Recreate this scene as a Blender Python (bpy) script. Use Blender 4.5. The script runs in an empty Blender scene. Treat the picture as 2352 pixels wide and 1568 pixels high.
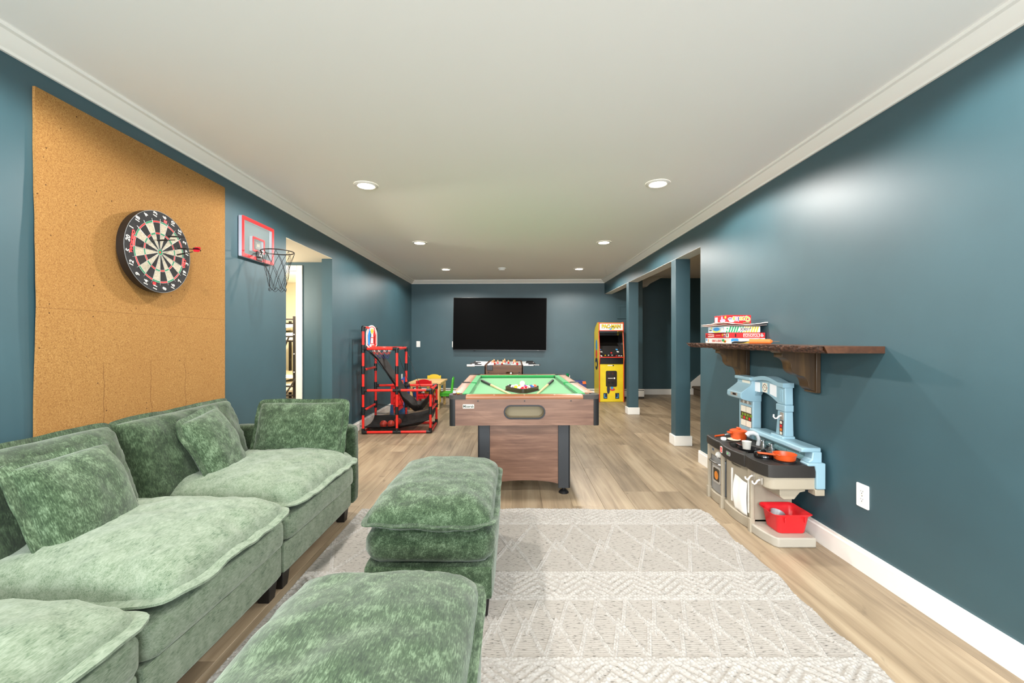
import bpy, bmesh, math, random
import numpy as np
from mathutils import Vector, Matrix, noise
from mathutils.geometry import tessellate_polygon

C = bpy.context.scene.collection
SC = bpy.context.scene
R = math.radians
PI = math.pi
random.seed(7)

# ---------------------------------------------------------------- camera, world, exposure
CAMH, F = 1.24, 980.0
cam = bpy.data.cameras.new('camera')
camo = bpy.data.objects.new('camera', cam)
C.objects.link(camo)
camo.location = (0, 0, CAMH)
camo.rotation_euler = (R(90), 0, 0)
cam.sensor_width = 36.0
cam.lens = 36.0 * F / 2352.0
cam.shift_x = -6.0 / 2352.0
cam.shift_y = -7.0 / 2352.0
cam.clip_start = 0.05
SC.camera = camo
SC.view_settings.view_transform = 'Standard'
SC.view_settings.look = 'None'
SC.view_settings.exposure = 0.74
SC.view_settings.gamma = 1.0
SC.view_settings.use_curve_mapping = False
SC.cycles.use_denoising = True
SC.cycles.max_bounces = 8
SC.cycles.diffuse_bounces = 5
SC.cycles.sample_clamp_indirect = 4.0
w = bpy.data.worlds.new('world')
SC.world = w
w.use_nodes = True
w.node_tree.nodes['Background'].inputs[0].default_value = (0.85, 0.92, 1.0, 1)
w.node_tree.nodes['Background'].inputs[1].default_value = 0.25


def area(name, loc, rot, size, energy, color, shape='DISK', size_y=None, spread=None):
    l = bpy.data.lights.new(name, 'AREA')
    l.shape = shape
    l.size = size
    if size_y:
        l.size_y = size_y
    l.energy = energy
    l.color = color
    if spread:
        l.spread = spread
    o = bpy.data.objects.new(name, l)
    C.objects.link(o)
    o.location = loc
    o.rotation_euler = rot
    return o


def spot(name, loc, energy, color, size=166, blend=.22, radius=.06):
    l = bpy.data.lights.new(name, 'SPOT')
    l.energy = energy
    l.color = color
    l.spot_size = R(size)
    l.spot_blend = blend
    l.shadow_soft_size = radius
    o = bpy.data.objects.new(name, l)
    C.objects.link(o)
    o.location = loc
    return o


# added daylight fill at two assumed, unseen windows behind the camera
for wx in (-1.05, 0.95):
    area('window_daylight', (wx, -2.52, 1.45), (R(90), 0, 0), 1.5, 92, (0.92, 0.965, 1.0), 'RECTANGLE', 1.3)

# ---------------------------------------------------------------- helpers
def lin(c):
    def f(v):
        v /= 255.0
        return v / 12.92 if v <= 0.04045 else ((v + 0.055) / 1.055) ** 2.4
    return (f(c[0]), f(c[1]), f(c[2]), 1.0)


MATS = {}


def mat(name, rgb, rough=0.5, metal=0.0, spec=0.5, sheen=0.0, coat=0.0, alpha=1.0, trans=0.0, emit=None, estr=0.0,
        grain=0.0, gscale=60.0, bump=0.0, bscale=120.0, stretch=(1, 1, 1)):
    """a procedural paint / plastic / metal: base colour broken by a little noise, and fine relief"""
    if name in MATS:
        return MATS[name]
    m = bpy.data.materials.new(name)
    m.use_nodes = True
    nt = m.node_tree
    b = nt.nodes['Principled BSDF']
    b.inputs['Base Color'].default_value = lin(rgb)
    b.inputs['Roughness'].default_value = rough
    b.inputs['Metallic'].default_value = metal
    b.inputs['Specular IOR Level'].default_value = spec
    b.inputs['Sheen Weight'].default_value = sheen
    b.inputs['Coat Weight'].default_value = coat
    b.inputs['Alpha'].default_value = alpha
    b.inputs['Transmission Weight'].default_value = trans
    if emit:
        b.inputs['Emission Color'].default_value = lin(emit)
        b.inputs['Emission Strength'].default_value = estr
    tc = nt.nodes.new('ShaderNodeTexCoord')
    mp = nt.nodes.new('ShaderNodeMapping')
    mp.inputs['Scale'].default_value = stretch
    nt.links.new(tc.outputs['Object'], mp.inputs['Vector'])
    if grain > 0:
        n = nt.nodes.new('ShaderNodeTexNoise')
        n.inputs['Scale'].default_value = gscale
        n.inputs['Detail'].default_value = 4
        nt.links.new(mp.outputs[0], n.inputs['Vector'])
        rp = nt.nodes.new('ShaderNodeValToRGB')
        lo, hi = [max(0, min(255, v * (1 - grain))) for v in rgb], [max(0, min(255, v * (1 + grain * .6))) for v in rgb]
        rp.color_ramp.elements[0].position = .3
        rp.color_ramp.elements[1].position = .7
        rp.color_ramp.elements[0].color = lin(lo)
        rp.color_ramp.elements[1].color = lin(hi)
        nt.links.new(n.outputs[0], rp.inputs[0])
        nt.links.new(rp.outputs[0], b.inputs['Base Color'])
    if bump > 0:
        n2 = nt.nodes.new('ShaderNodeTexNoise')
        n2.inputs['Scale'].default_value = bscale
        n2.inputs['Detail'].default_value = 3
        nt.links.new(mp.outputs[0], n2.inputs['Vector'])
        bp = nt.nodes.new('ShaderNodeBump')
        bp.inputs['Strength'].default_value = bump
        bp.inputs['Distance'].default_value = 0.002
        nt.links.new(n2.outputs[0], bp.inputs['Height'])
        nt.links.new(bp.outputs[0], b.inputs['Normal'])
    MATS[name] = m
    return m


def wood(name, dark, mid, light, axis=0, scale=1.0, rough=0.45, knots=0.0, rnd=0.0, fine=1.0, bump=.15):
    """wood with long grain along the given object axis"""
    if name in MATS:
        return MATS[name]
    m = bpy.data.materials.new(name)
    m.use_nodes = True
    nt = m.node_tree
    L = nt.links.new
    b = nt.nodes['Principled BSDF']
    b.inputs['Roughness'].default_value = rough
    tc = nt.nodes.new('ShaderNodeTexCoord')
    oi = nt.nodes.new('ShaderNodeObjectInfo')
    add = nt.nodes.new('ShaderNodeVectorMath')
    mul = nt.nodes.new('ShaderNodeVectorMath')
    mul.operation = 'SCALE'
    mul.inputs[0].default_value = (13.7, 7.3, 3.1)
    L(oi.outputs['Random'], mul.inputs['Scale'])
    L(tc.outputs['Object'], add.inputs[0])
    L(mul.outputs[0], add.inputs[1])
    mp = nt.nodes.new('ShaderNodeMapping')
    s = [26 * scale] * 3
    s[axis] = 1.3 * scale
    mp.inputs['Scale'].default_value = s
    L(add.outputs[0], mp.inputs['Vector'])
    n = nt.nodes.new('ShaderNodeTexNoise')
    n.inputs['Scale'].default_value = 1.0
    n.inputs['Detail'].default_value = 6
    n.inputs['Roughness'].default_value = .6
    n.inputs['Distortion'].default_value = .6
    L(mp.outputs[0], n.inputs['Vector'])
    mp2 = nt.nodes.new('ShaderNodeMapping')
    s2 = [5 * scale] * 3
    s2[axis] = .9 * scale
    mp2.inputs['Scale'].default_value = s2
    L(add.outputs[0], mp2.inputs['Vector'])
    n2 = nt.nodes.new('ShaderNodeTexNoise')
    n2.inputs['Scale'].default_value = 1.0
    n2.inputs['Detail'].default_value = 3
    n2.inputs['Distortion'].default_value = 1.2
    L(mp2.outputs[0], n2.inputs['Vector'])
    mx = nt.nodes.new('ShaderNodeMix')
    mx.inputs['Factor'].default_value = .45
    L(n.outputs[0], mx.inputs['A'])
    L(n2.outputs[0], mx.inputs['B'])
    rp = nt.nodes.new('ShaderNodeValToRGB')
    e = rp.color_ramp.elements
    e[0].position, e[0].color = .32, lin(dark)
    e[1].position, e[1].color = .66, lin(light)
    x = e.new(.5)
    x.color = lin(mid)
    L(mx.outputs['Result'], rp.inputs[0])
    out = rp.outputs[0]
    if knots > 0:
        mp3 = nt.nodes.new('ShaderNodeMapping')
        s3 = [9 * scale] * 3
        s3[axis] = 3.2 * scale
        mp3.inputs['Scale'].default_value = s3
        L(add.outputs[0], mp3.inputs['Vector'])
        n3 = nt.nodes.new('ShaderNodeTexNoise')
        n3.inputs['Scale'].default_value = 1.0
        n3.inputs['Detail'].default_value = 4
        n3.inputs['Distortion'].default_value = 2.0
        L(mp3.outputs[0], n3.inputs['Vector'])
        r3 = nt.nodes.new('ShaderNodeValToRGB')
        r3.color_ramp.elements[0].position = .66
        r3.color_ramp.elements[1].position = .80
        r3.color_ramp.elements[0].color = (0, 0, 0, 1)
        r3.color_ramp.elements[1].color = (knots, knots, knots, 1)
        L(n3.outputs[0], r3.inputs[0])
        m3 = nt.nodes.new('ShaderNodeMix')
        m3.data_type = 'RGBA'
        L(r3.outputs[0], m3.inputs[0])
        L(out, m3.inputs[6])
        m3.inputs[7].default_value = lin([v * .55 for v in dark])
        out = m3.outputs[2]
    if rnd > 0:
        hs = nt.nodes.new('ShaderNodeHueSaturation')
        mr = nt.nodes.new('ShaderNodeMapRange')
        mr.inputs['To Min'].default_value = 1 - rnd
        mr.inputs['To Max'].default_value = 1 + rnd
        L(oi.outputs['Random'], mr.inputs['Value'])
        L(mr.outputs[0], hs.inputs['Value'])
        L(out, hs.inputs['Color'])
        out = hs.outputs[0]
    L(out, b.inputs['Base Color'])
    bp = nt.nodes.new('ShaderNodeBump')
    bp.inputs['Strength'].default_value = bump
    bp.inputs['Distance'].default_value = .001
    L(n.outputs[0], bp.inputs['Height'])
    L(bp.outputs[0], b.inputs['Normal'])
    MATS[name] = m
    return m


def link(o, parent=None):
    C.objects.link(o)
    if parent is not None:
        o.parent = parent
    return o


def tag(o, label=None, cat=None, group=None, kind=None):
    if label:
        o['label'] = label
    if cat:
        o['category'] = cat
    if group:
        o['group'] = group
    if kind:
        o['kind'] = kind
    return o


def thing(name, label, cat, loc=(0, 0, 0), rz=0.0, group=None, M=None):
    o = bpy.data.objects.new(name, None)
    o.empty_display_size = .05
    C.objects.link(o)
    if M is not None:
        o.matrix_world = M
    else:
        o.location = loc
        o.rotation_euler = (0, 0, rz)
    return tag(o, label, cat, group)


def basis(x, y, n, loc):
    M = Matrix.Identity(4)
    for i, v in enumerate((x, y, n)):
        for k in range(3):
            M[k][i] = v[k]
    for k in range(3):
        M[k][3] = loc[k]
    return M


FACE_CAM = lambda p: basis((1, 0, 0), (0, 0, 1), (0, -1, 0), p)      # looks back along -y
FACE_LEFT = lambda p: basis((0, -1, 0), (0, 0, 1), (-1, 0, 0), p)    # looks towards -x (right wall)
FACE_RIGHT = lambda p: basis((0, 1, 0), (0, 0, 1), (1, 0, 0), p)     # looks towards +x (left wall)
FACE_UP = lambda p: basis((1, 0, 0), (0, 1, 0), (0, 0, 1), p)


def origin_of(o):
    p = Vector((0, 0, 0))
    while o is not None:
        p += Vector(o.location)
        o = o.parent
    return p


class MB:
    """collects shapes for ONE mesh object"""
    def __init__(s):
        s.v, s.f, s.m = [], [], []
        s.mi = 0

    def add(s, vs, fs, mi=None):
        k = len(s.v)
        s.v += [tuple(p) for p in vs]
        s.f += [tuple(i + k for i in f) for f in fs]
        s.m += [s.mi if mi is None else mi] * len(fs)
        return s

    def box(s, lo, hi, M=None, mi=None):
        x0, y0, z0 = lo
        x1, y1, z1 = hi
        vs = [Vector(p) for p in ((x0, y0, z0), (x1, y0, z0), (x1, y1, z0), (x0, y1, z0), (x0, y0, z1), (x1, y0, z1), (x1, y1, z1), (x0, y1, z1))]
        if M is not None:
            vs = [M @ p for p in vs]
        return s.add(vs, [(0, 3, 2, 1), (4, 5, 6, 7), (0, 1, 5, 4), (1, 2, 6, 5), (2, 3, 7, 6), (3, 0, 4, 7)], mi)

    def prism(s, poly, axis, a, b, holes=(), M=None, mi=None):
        def P(p, t):
            q = Vector((p[0], p[1], t)) if axis == 'z' else Vector((p[0], t, p[1])) if axis == 'y' else Vector((t, p[0], p[1]))
            return M @ q if M is not None else q
        loops = [list(poly)] + [list(h) for h in holes]
        tri = tessellate_polygon([[Vector((p[0], p[1], 0)) for p in l] for l in loops])
        flat = [p for l in loops for p in l]
        n = len(flat)
        vs = [P(p, a) for p in flat] + [P(p, b) for p in flat]
        fs = [tuple(t) for t in tri] + [tuple(i + n for i in reversed(t)) for t in tri]
        k = 0
        for l in loops:
            c = len(l)
            for i in range(c):
                j = (i + 1) % c
                fs.append((k + i, k + j, n + k + j, n + k + i))
            k += c
        return s.add(vs, fs, mi)

    def cyl(s, p0, p1, r0, r1=None, n=16, mi=None, caps=True):
        r1 = r0 if r1 is None else r1
        p0, p1 = Vector(p0), Vector(p1)
        d = (p1 - p0).normalized()
        a = d.orthogonal().normalized()
        b = d.cross(a)
        vs = []
        for p, r in ((p0, r0), (p1, r1)):
            for i in range(n):
                t = 2 * PI * i / n
                vs.append(p + a * (r * math.cos(t)) + b * (r * math.sin(t)))
        fs = [(i, (i + 1) % n, n + (i + 1) % n, n + i) for i in range(n)]
        if caps:
            fs += [tuple(reversed(range(n))), tuple(range(n, 2 * n))]
        return s.add(vs, fs, mi)

    def tube(s, pts, r, n=8, closed=False, mi=None):
        pts = [Vector(p) for p in pts]
        N = len(pts)
        vs = []
        prev = None
        for i, p in enumerate(pts):
            d = (pts[(i + 1) % N] - pts[i - 1]) if closed else (pts[min(i + 1, N - 1)] - pts[max(i - 1, 0)])
            d.normalize()
            if prev is None:
                a = d.orthogonal().normalized()
            else:
                a = prev - d * prev.dot(d)
                a = a.normalized() if a.length > 1e-6 else d.orthogonal().normalized()
            prev = a
            b = d.cross(a)
            rr_ = r[i] if isinstance(r, (list, tuple)) else r
            vs += [p + a * (rr_ * math.cos(2 * PI * k / n)) + b * (rr_ * math.sin(2 * PI * k / n)) for k in range(n)]
        fs = []
        for i in range(N if closed else N - 1):
            j = (i + 1) % N
            fs += [(i * n + k, i * n + (k + 1) % n, j * n + (k + 1) % n, j * n + k) for k in range(n)]
        if not closed:
            fs += [tuple(reversed(range(n))), tuple((N - 1) * n + k for k in range(n))]
        return s.add(vs, fs, mi)

    def lathe(s, prof, c=(0, 0, 0), n=24, M=None, mi=None):
        """profile of (radius, z) turned about z"""
        c = Vector(c)
        vs, fs = [], []
        for r, z in prof:
            for i in range(n):
                t = 2 * PI * i / n
                p = Vector((max(r, 1e-5) * math.cos(t), max(r, 1e-5) * math.sin(t), z))
                vs.append((M @ p if M is not None else p) + c)
        for k in range(len(prof) - 1):
            fs += [(k * n + i, k * n + (i + 1) % n, (k + 1) * n + (i + 1) % n, (k + 1) * n + i) for i in range(n)]
        return s.add(vs, fs, mi)

    def ball(s, c, r, n=16, m=10, mi=None, sc=(1, 1, 1)):
        vs, fs = [], []
        c = Vector(c)
        for k in range(m + 1):
            ph = PI * k / m
            for i in range(n):
                t = 2 * PI * i / n
                vs.append(c + Vector((sc[0] * r * max(math.sin(ph), 1e-4) * math.cos(t), sc[1] * r * max(math.sin(ph), 1e-4) * math.sin(t), sc[2] * r * math.cos(ph))))
        for k in range(m):
            fs += [(k * n + i, (k + 1) * n + i, (k + 1) * n + (i + 1) % n, k * n + (i + 1) % n) for i in range(n)]
        return s.add(vs, fs, mi)

    def sheet(s, fn, nu, nv, mi=None):
        vs = [fn(i / nu, j / nv) for j in range(nv + 1) for i in range(nu + 1)]
        fs = [(j * (nu + 1) + i, j * (nu + 1) + i + 1, (j + 1) * (nu + 1) + i + 1, (j + 1) * (nu + 1) + i) for j in range(nv) for i in range(nu)]
        return s.add(vs, fs, mi)

    def build(s, name, mats, parent=None, world=False, origin=None, bevel=0.0, seg=2, angle=35, solid=0.0, weld=False, label=None):
        me = bpy.data.meshes.new(name)
        off = Vector((0, 0, 0))
        if world and parent is not None:
            off = origin_of(parent)
        if origin is not None:
            off = Vector(origin)
        me.from_pydata([(p[0] - off[0], p[1] - off[1], p[2] - off[2]) for p in s.v], [], s.f)
        mats = mats if isinstance(mats, (list, tuple)) else [mats]
        for m in mats:
            me.materials.append(m)
        if len(mats) > 1:
            me.polygons.foreach_set('material_index', s.m)
        bm = bmesh.new()
        bm.from_mesh(me)
        if weld:
            bmesh.ops.remove_doubles(bm, verts=bm.verts, dist=1e-5)
        bmesh.ops.recalc_face_normals(bm, faces=bm.faces)
        bm.to_mesh(me)
        bm.free()
        me.shade_smooth()
        me.set_sharp_from_angle(angle=R(angle))
        o = bpy.data.objects.new(name, me)
        link(o, parent)
        if origin is not None and parent is None:
            o.location = origin
        if bevel > 0:
            b = o.modifiers.new('Bevel', 'BEVEL')
            b.width = bevel
            b.segments = seg
            b.limit_method = 'ANGLE'
            b.angle_limit = R(40)
        if solid > 0:
            b = o.modifiers.new('Solid', 'SOLIDIFY')
            b.thickness = solid
        if label:
            o['label'] = label
        return o


def bx(name, m, lo, hi, parent=None, bevel=0.003, **k):
    return MB().box(lo, hi).build(name, m, parent, bevel=bevel, **k)


def rr(cx, cy, w_, h_, r, n=5):
    out = []
    for sx, sy, a0 in ((1, 1, 0), (-1, 1, 90), (-1, -1, 180), (1, -1, 270)):
        for k in range(n + 1):
            t = R(a0 + 90 * k / n)
            out.append((cx + sx * (w_ / 2 - r) + r * math.cos(t), cy + sy * (h_ / 2 - r) + r * math.sin(t)))
    return out


def ell(cx, cy, a, b, n=24):
    return [(cx + a * math.cos(2 * PI * k / n), cy + b * math.sin(2 * PI * k / n)) for k in range(n)]


def text(s, size, m, parent, M, name='lettering', extrude=.0006, sx=1.0, bold=0.0, align='CENTER', shear=0.0):
    """flat lettering as a mesh; M places it (in the parent's space)"""
    cu = bpy.data.curves.new('t', 'FONT')
    cu.body = s
    cu.size = size
    cu.align_x = align
    cu.align_y = 'CENTER'
    cu.extrude = extrude
    cu.offset = bold
    cu.shear = shear
    cu.resolution_u = 4
    t = bpy.data.objects.new('t', cu)
    C.objects.link(t)
    dg = bpy.context.evaluated_depsgraph_get()
    me = bpy.data.meshes.new_from_object(t.evaluated_get(dg))
    bpy.data.objects.remove(t)
    bpy.data.curves.remove(cu)
    me.materials.clear()
    me.materials.append(m)
    me.transform(M @ Matrix.Diagonal((sx, 1, 1, 1)))
    me.name = name
    o = bpy.data.objects.new(name, me)
    return link(o, parent)


def copy_tree(o, parent=None):
    c = o.copy()
    C.objects.link(c)
    if parent is not None:
        c.parent = parent
    for ch in list(o.children):
        copy_tree(ch, c)
    return c
# ---------------------------------------------------------------- paints
BLUE = mat('blue_paint', (48, 79, 88), rough=.5, spec=.72, grain=.04, gscale=3, bump=.06, bscale=260)
CEIL = mat('ceiling_paint', (240, 239, 236), rough=.9, spec=.2, bump=.05, bscale=200)
WHITE = mat('white_trim_paint', (236, 234, 228), rough=.35, spec=.4)
CREAM = mat('cream_paint', (236, 226, 200), rough=.8)
GREENW = mat('pale_green_paint', (226, 219, 198), rough=.8)
BLACK = mat('black_plastic', (20, 21, 23), rough=.35)
BLACKM = mat('black_metal', (38, 33, 30), rough=.4, metal=.4)
PLATEW = mat('white_plate_plastic', (240, 240, 236), rough=.3)
CHROME = mat('chrome', (205, 205, 205), rough=.2, metal=1.0)
OAK = wood('oak_plank', (112, 97, 78), (150, 132, 108), (171, 154, 129), axis=1, scale=.85, rough=.42, knots=.95, rnd=.16, bump=.08)

XL = lambda y: -(2.012 + 0.0176 * y)
YB = lambda x: 8.98 - 0.0372 * (x + 2.17)
XR = 1.86
ZC = 2.46          # ceiling
ZB = 2.16          # underside of beam and alcove
YA0, YA1, YA2 = 3.883, 4.907, 5.158
YF = -2.6
S = 'structure'


def struct(o, label, cat):
    return tag(o, label, cat, kind=S)


# floor: a sub floor that carries single planks
f = MB()
f.box((-4.8, YF, -.06), (5.6, 9.7, -.012))
floor = f.build('floor', mat('subfloor', (110, 92, 70), rough=.8))
struct(floor, 'wide plank floor of pale greyish oak running the length of the room', 'floor')
PW, n_pl = .226, 0
meshes = {}


def plank(x0, y0, y1):
    L_ = round(y1 - y0, 3)
    if L_ not in meshes:
        g, h = .0004, .0012
        a, b = PW / 2, L_ / 2
        vs = [(-a + g, -b + g, -.012), (a - g, -b + g, -.012), (a - g, b - g, -.012), (-a + g, b - g, -.012),
              (-a + g, -b + g, -h), (a - g, -b + g, -h), (a - g, b - g, -h), (-a + g, b - g, -h),
              (-a + g + h, -b + g + h, 0), (a - g - h, -b + g + h, 0), (a - g - h, b - g - h, 0), (-a + g + h, b - g - h, 0)]
        fs = [(0, 1, 5, 4), (1, 2, 6, 5), (2, 3, 7, 6), (3, 0, 4, 7), (4, 5, 9, 8), (5, 6, 10, 9), (6, 7, 11, 10), (7, 4, 8, 11), (8, 9, 10, 11)]
        me = bpy.data.meshes.new('plank')
        me.from_pydata(vs, [], fs)
        me.materials.append(OAK)
        meshes[L_] = me
    o = bpy.data.objects.new('plank', meshes[L_])
    o.location = (x0 + PW / 2, (y0 + y1) / 2, 0)
    link(o, floor)


rng = random.Random(3)
xi = 0
x = -2.28
while x < 5.2:
    ys, ye = (-.6, 9.0) if x < XR - .05 else (4.25, 9.5)
    y = ys - rng.choice((.2, .5, .8, 1.1, 1.4))
    while y < ye:
        y1 = y + 1.52
        a, b = max(y, ys), min(y1, ye)
        if b - a > .05:
            plank(x, a, b)
        y = y1
    x += PW
x = -2.28 - PW
while x > -4.0:
    plank(x, 3.95, 5.45)
    plank(x, 5.45, 6.95)
    x -= PW

# ceiling
m = MB().box((-2.35, YF - .1, ZC), (2.02, 9.1, ZC + .1))
struct(m.build('ceiling', CEIL), 'plain off-white ceiling with recessed lights', 'ceiling')
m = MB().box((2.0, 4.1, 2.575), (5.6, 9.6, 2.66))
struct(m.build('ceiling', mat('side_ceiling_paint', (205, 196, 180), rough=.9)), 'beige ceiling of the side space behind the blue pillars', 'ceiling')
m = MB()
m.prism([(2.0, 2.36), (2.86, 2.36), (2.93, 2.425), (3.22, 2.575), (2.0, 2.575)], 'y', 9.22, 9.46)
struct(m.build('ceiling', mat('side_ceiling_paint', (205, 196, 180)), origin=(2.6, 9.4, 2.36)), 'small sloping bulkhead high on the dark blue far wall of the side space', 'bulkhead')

# left wall in two lengths with the alcove between, its header, and the alcove's own walls
m = MB()
T = .12
m.prism([(XL(YF), YF), (XL(YA0), YA0), (XL(YA0) - T, YA0), (XL(YF) - T, YF)], 'z', 0, ZC)
m.prism([(XL(YA1), YA1), (XL(9.0), 9.0), (XL(9.0) - T, 9.0), (XL(YA1) - T, YA1)], 'z', 0, ZC)
m.prism([(XL(YA0), YA0), (XL(YA1), YA1), (XL(YA1) - T, YA1), (XL(YA0) - T, YA0)], 'z', ZB, ZC)
struct(m.build('wall_left', BLUE, origin=(-2.08, 3, 0)), 'blue painted wall with cork board, dartboard and alcove opening', 'wall')
DX0, DX1, DZ = -3.45, -2.626, 2.055         # doorway in the alcove's far wall
m = MB()
m.box((DX1, YA2, 0), (XL(YA1) - T + .01, YA2 + .12, ZB + .05))
m.box((-4.0, YA2, 0), (DX0, YA2 + .12, ZB + .05))
m.box((DX0, YA2, DZ), (DX1, YA2 + .12, ZB + .05))
struct(m.build('wall_alcove', BLUE, origin=(-2.6, YA2, 0)), 'blue painted wall inside the alcove around the bedroom doorway', 'wall')
m = MB().box((-4.0, YA0 - .1, 0), (XL(YA0) - T, YA0, ZB + .05)).box((-4.1, YA0 - .1, 0), (-4.0, YA2 + .12, ZB + .05))
struct(m.build('wall_hall', BLUE, origin=(-3.9, YA0, 0)), 'blue painted side wall within the alcove, turned away from view', 'wall')
m = MB().box((-4.0, YA0, ZB), (XL(YA1) - T, YA2 + .02, ZB + .05)).prism([(XL(YA0) - .001, YA0), (XL(YA1) - .001, YA1), (XL(YA1) - T - .01, YA1), (XL(YA0) - T - .02, YA0)], 'z', ZB - .004, ZB + .001)
struct(m.build('ceiling', mat('soffit_paint', (226, 214, 192), rough=.85), origin=(-2.6, 4.5, ZB)), 'warm cream soffit over the alcove beside the mini hoop', 'ceiling')
d = MB()
for a, b in (((DX1 - .0, YA2 - .018, 0), (DX1 + .066, YA2, DZ + .066)), ((DX0 - .066, YA2 - .018, 0), (DX0, YA2, DZ + .066)), ((DX0 + .0002, YA2 - .018, DZ), (DX1 - .0002, YA2, DZ + .066))):
    d.box(a, b)
d.box((DX1 - .02, YA2 + .0004, 0), (DX1 - .0004, YA2 + .12, DZ - .021)).box((DX0 + .0004, YA2 + .0004, 0), (DX0 + .02, YA2 + .12, DZ - .021)).box((DX0 + .0004, YA2 + .0004, DZ - .02), (DX1 - .0004, YA2 + .12, DZ - .0004))
struct(d.build('door_1', WHITE, origin=(-3, YA2, 0), bevel=.004), 'white casing of the open doorway into the bunk bedroom', 'door frame')

# bedroom beyond the doorway
m = MB()
m.box((-5.0, 8.9, 0), (-2.3, 9.0, 2.4))
m.box((-2.35, YA2 + .12, 0), (-2.29, 8.9, 2.4))
m.box((-5.1, YA2 + .12, 0), (-5.0, 9.0, 2.4))
struct(m.build('wall_bedroom', GREENW, origin=(-3.4, 8.9, 0)), 'pale cream green wall of the bedroom seen through the doorway', 'wall')
m = MB().box((-5.1, YA2 + .1, 2.4), (-2.3, 9.0, 2.45))
struct(m.build('ceiling', CEIL, origin=(-3.4, 7, 2.4)), 'white ceiling of the bunk bedroom, out of sight', 'ceiling')

# right wall, beam and back wall
m = MB().box((XR, YF, 0), (XR + .12, 4.27, ZC))
struct(m.build('wall_right', BLUE, origin=(XR, 2, 0)), 'blue painted wall carrying the wooden shelf, lit from above', 'wall')
m = MB().box((XR, 4.27, ZB), (2.01, 8.9, ZC))
struct(m.build('beam', BLUE, origin=(1.93, 6.5, ZB)), 'long blue boxed beam under the ceiling carried by two pillars', 'beam')
m = MB().box((XR + .001, 4.27, ZB - .003), (2.009, 8.82, ZB))
struct(m.build('trim_beam', WHITE, origin=(1.93, 6.5, ZB)), 'white painted underside of the blue beam', 'trim')
m = MB().prism([(-2.3, YB(-2.3)), (2.64, YB(2.64)), (2.64, YB(2.64) + .12), (-2.3, YB(-2.3) + .12)], 'z', 0, 2.6)
struct(m.build('wall_back', BLUE, origin=(0, 8.9, 0)), 'blue painted far wall behind the large television', 'wall')
m = MB().box((2.5, 9.46, 0), (5.6, 9.56, 2.66)).box((5.5, 4.1, 0), (5.6, 9.5, 2.66)).box((1.98, 4.1, 0), (5.6, 4.15, 2.66))
struct(m.build('wall_side', BLUE, origin=(3.5, 9.46, 0)), 'dark shaded blue wall of the side space behind the pillars', 'wall')
# wall behind the camera, its two window openings assumed for the added light
m = MB()
holes = [[(wx - .78, .75), (wx + .78, .75), (wx + .78, 2.15), (wx - .78, 2.15)] for wx in (-1.05, .95)]
m.prism([(-2.2, 0), (XR + .1, 0), (XR + .1, ZC), (-2.2, ZC)], 'y', YF - .1, YF, holes)
struct(m.build('wall_front', BLUE, origin=(0, YF, 0)), 'blue wall behind the camera with two daylight windows', 'wall')
for i, wx in enumerate((-1.05, .95)):  # frames for the assumed windows
    d = MB()
    d.prism([(wx - .84, .69), (wx + .84, .69), (wx + .84, 2.21), (wx - .84, 2.21)], 'y', YF - .02, YF + .02, [holes[i]])
    d.box((wx - .78, YF - .06, 1.42), (wx + .78, YF - .03, 1.48)).box((wx - .02, YF - .06, .75), (wx + .02, YF - .03, 2.15))
    struct(d.build('window_%d' % (i + 1), WHITE, origin=(wx, YF, .7)), ('left' if i == 0 else 'right') + ' white window frame in the wall behind the camera', 'window')

# crown moulding and baseboards swept along the walls
CROWN = [(0, 0), (.012, 0), (.014, .012), (.024, .018), (.052, .05), (.06, .058), (.075, .062), (.075, .076), (0, .076)]


def run(name, prof, p0, p1, inward, z, m_, label, cat, kind=S, mit0=0, mit1=0):
    """profile (out from wall, up) swept from p0 to p1, inward = unit normal into the room"""
    p0, p1, nn = Vector((*p0, 0)), Vector((*p1, 0)), Vector((*inward, 0))
    t = (p1 - p0).normalized()
    vs = []
    for p, mi, sg in ((p0, mit0, 1), (p1, mit1, -1)):
        for a, b in prof:
            q = p + nn * a + t * (sg * mi * a)
            vs.append((q.x, q.y, z + b))
    n = len(prof)
    fs = [(i, (i + 1) % n, n + (i + 1) % n, n + i) for i in range(n)] + [tuple(range(n)), tuple(range(2 * n - 1, n - 1, -1))]
    o = MB().add(vs, fs).build(name, m_, origin=((p0.x + p1.x) / 2, (p0.y + p1.y) / 2, z), angle=25)
    return tag(o, label, cat, kind=kind)


zc0 = ZC - .076
run('trim_1', CROWN, (XL(YF), YF), (XL(8.99), 8.99), (1, .0176), zc0, WHITE, 'white crown moulding along the top of the wall with the dartboard', 'crown moulding', mit1=1)
run('trim_2', CROWN, (XR, YF), (XR, YB(XR)), (-1, 0), zc0, WHITE, 'white crown moulding above the shelf wall and the beam', 'crown moulding', mit1=1)
run('trim_3', CROWN, (XL(8.98), YB(-2.17)), (XR, YB(XR)), (-.037, -1), zc0, WHITE, 'white crown moulding over the television wall', 'crown moulding', mit0=1, mit1=1)
BASE = [(0, 0), (.016, 0), (.016, .1), (.011, .108), (.011, .12), (0, .12)]
run('baseboard_right', BASE, (XR, YF), (XR, 4.27), (-1, 0), 0, WHITE, 'white baseboard below the outlet and the play kitchen', 'baseboard')
run('baseboard_left', BASE, (XL(YA1), YA1), (XL(8.97), 8.97), (1, .0176), 0, WHITE, 'white baseboard behind the red basketball frame', 'baseboard')
run('baseboard_near', BASE, (XL(YF), YF), (XL(YA0), YA0), (1, .0176), 0, WHITE, 'white baseboard behind the green sofa', 'baseboard')
run('baseboard_side', BASE, (2.6, 9.46), (3.92, 9.46), (0, -1), 0, WHITE, 'white baseboard at the foot of the dark side wall', 'baseboard')
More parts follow.
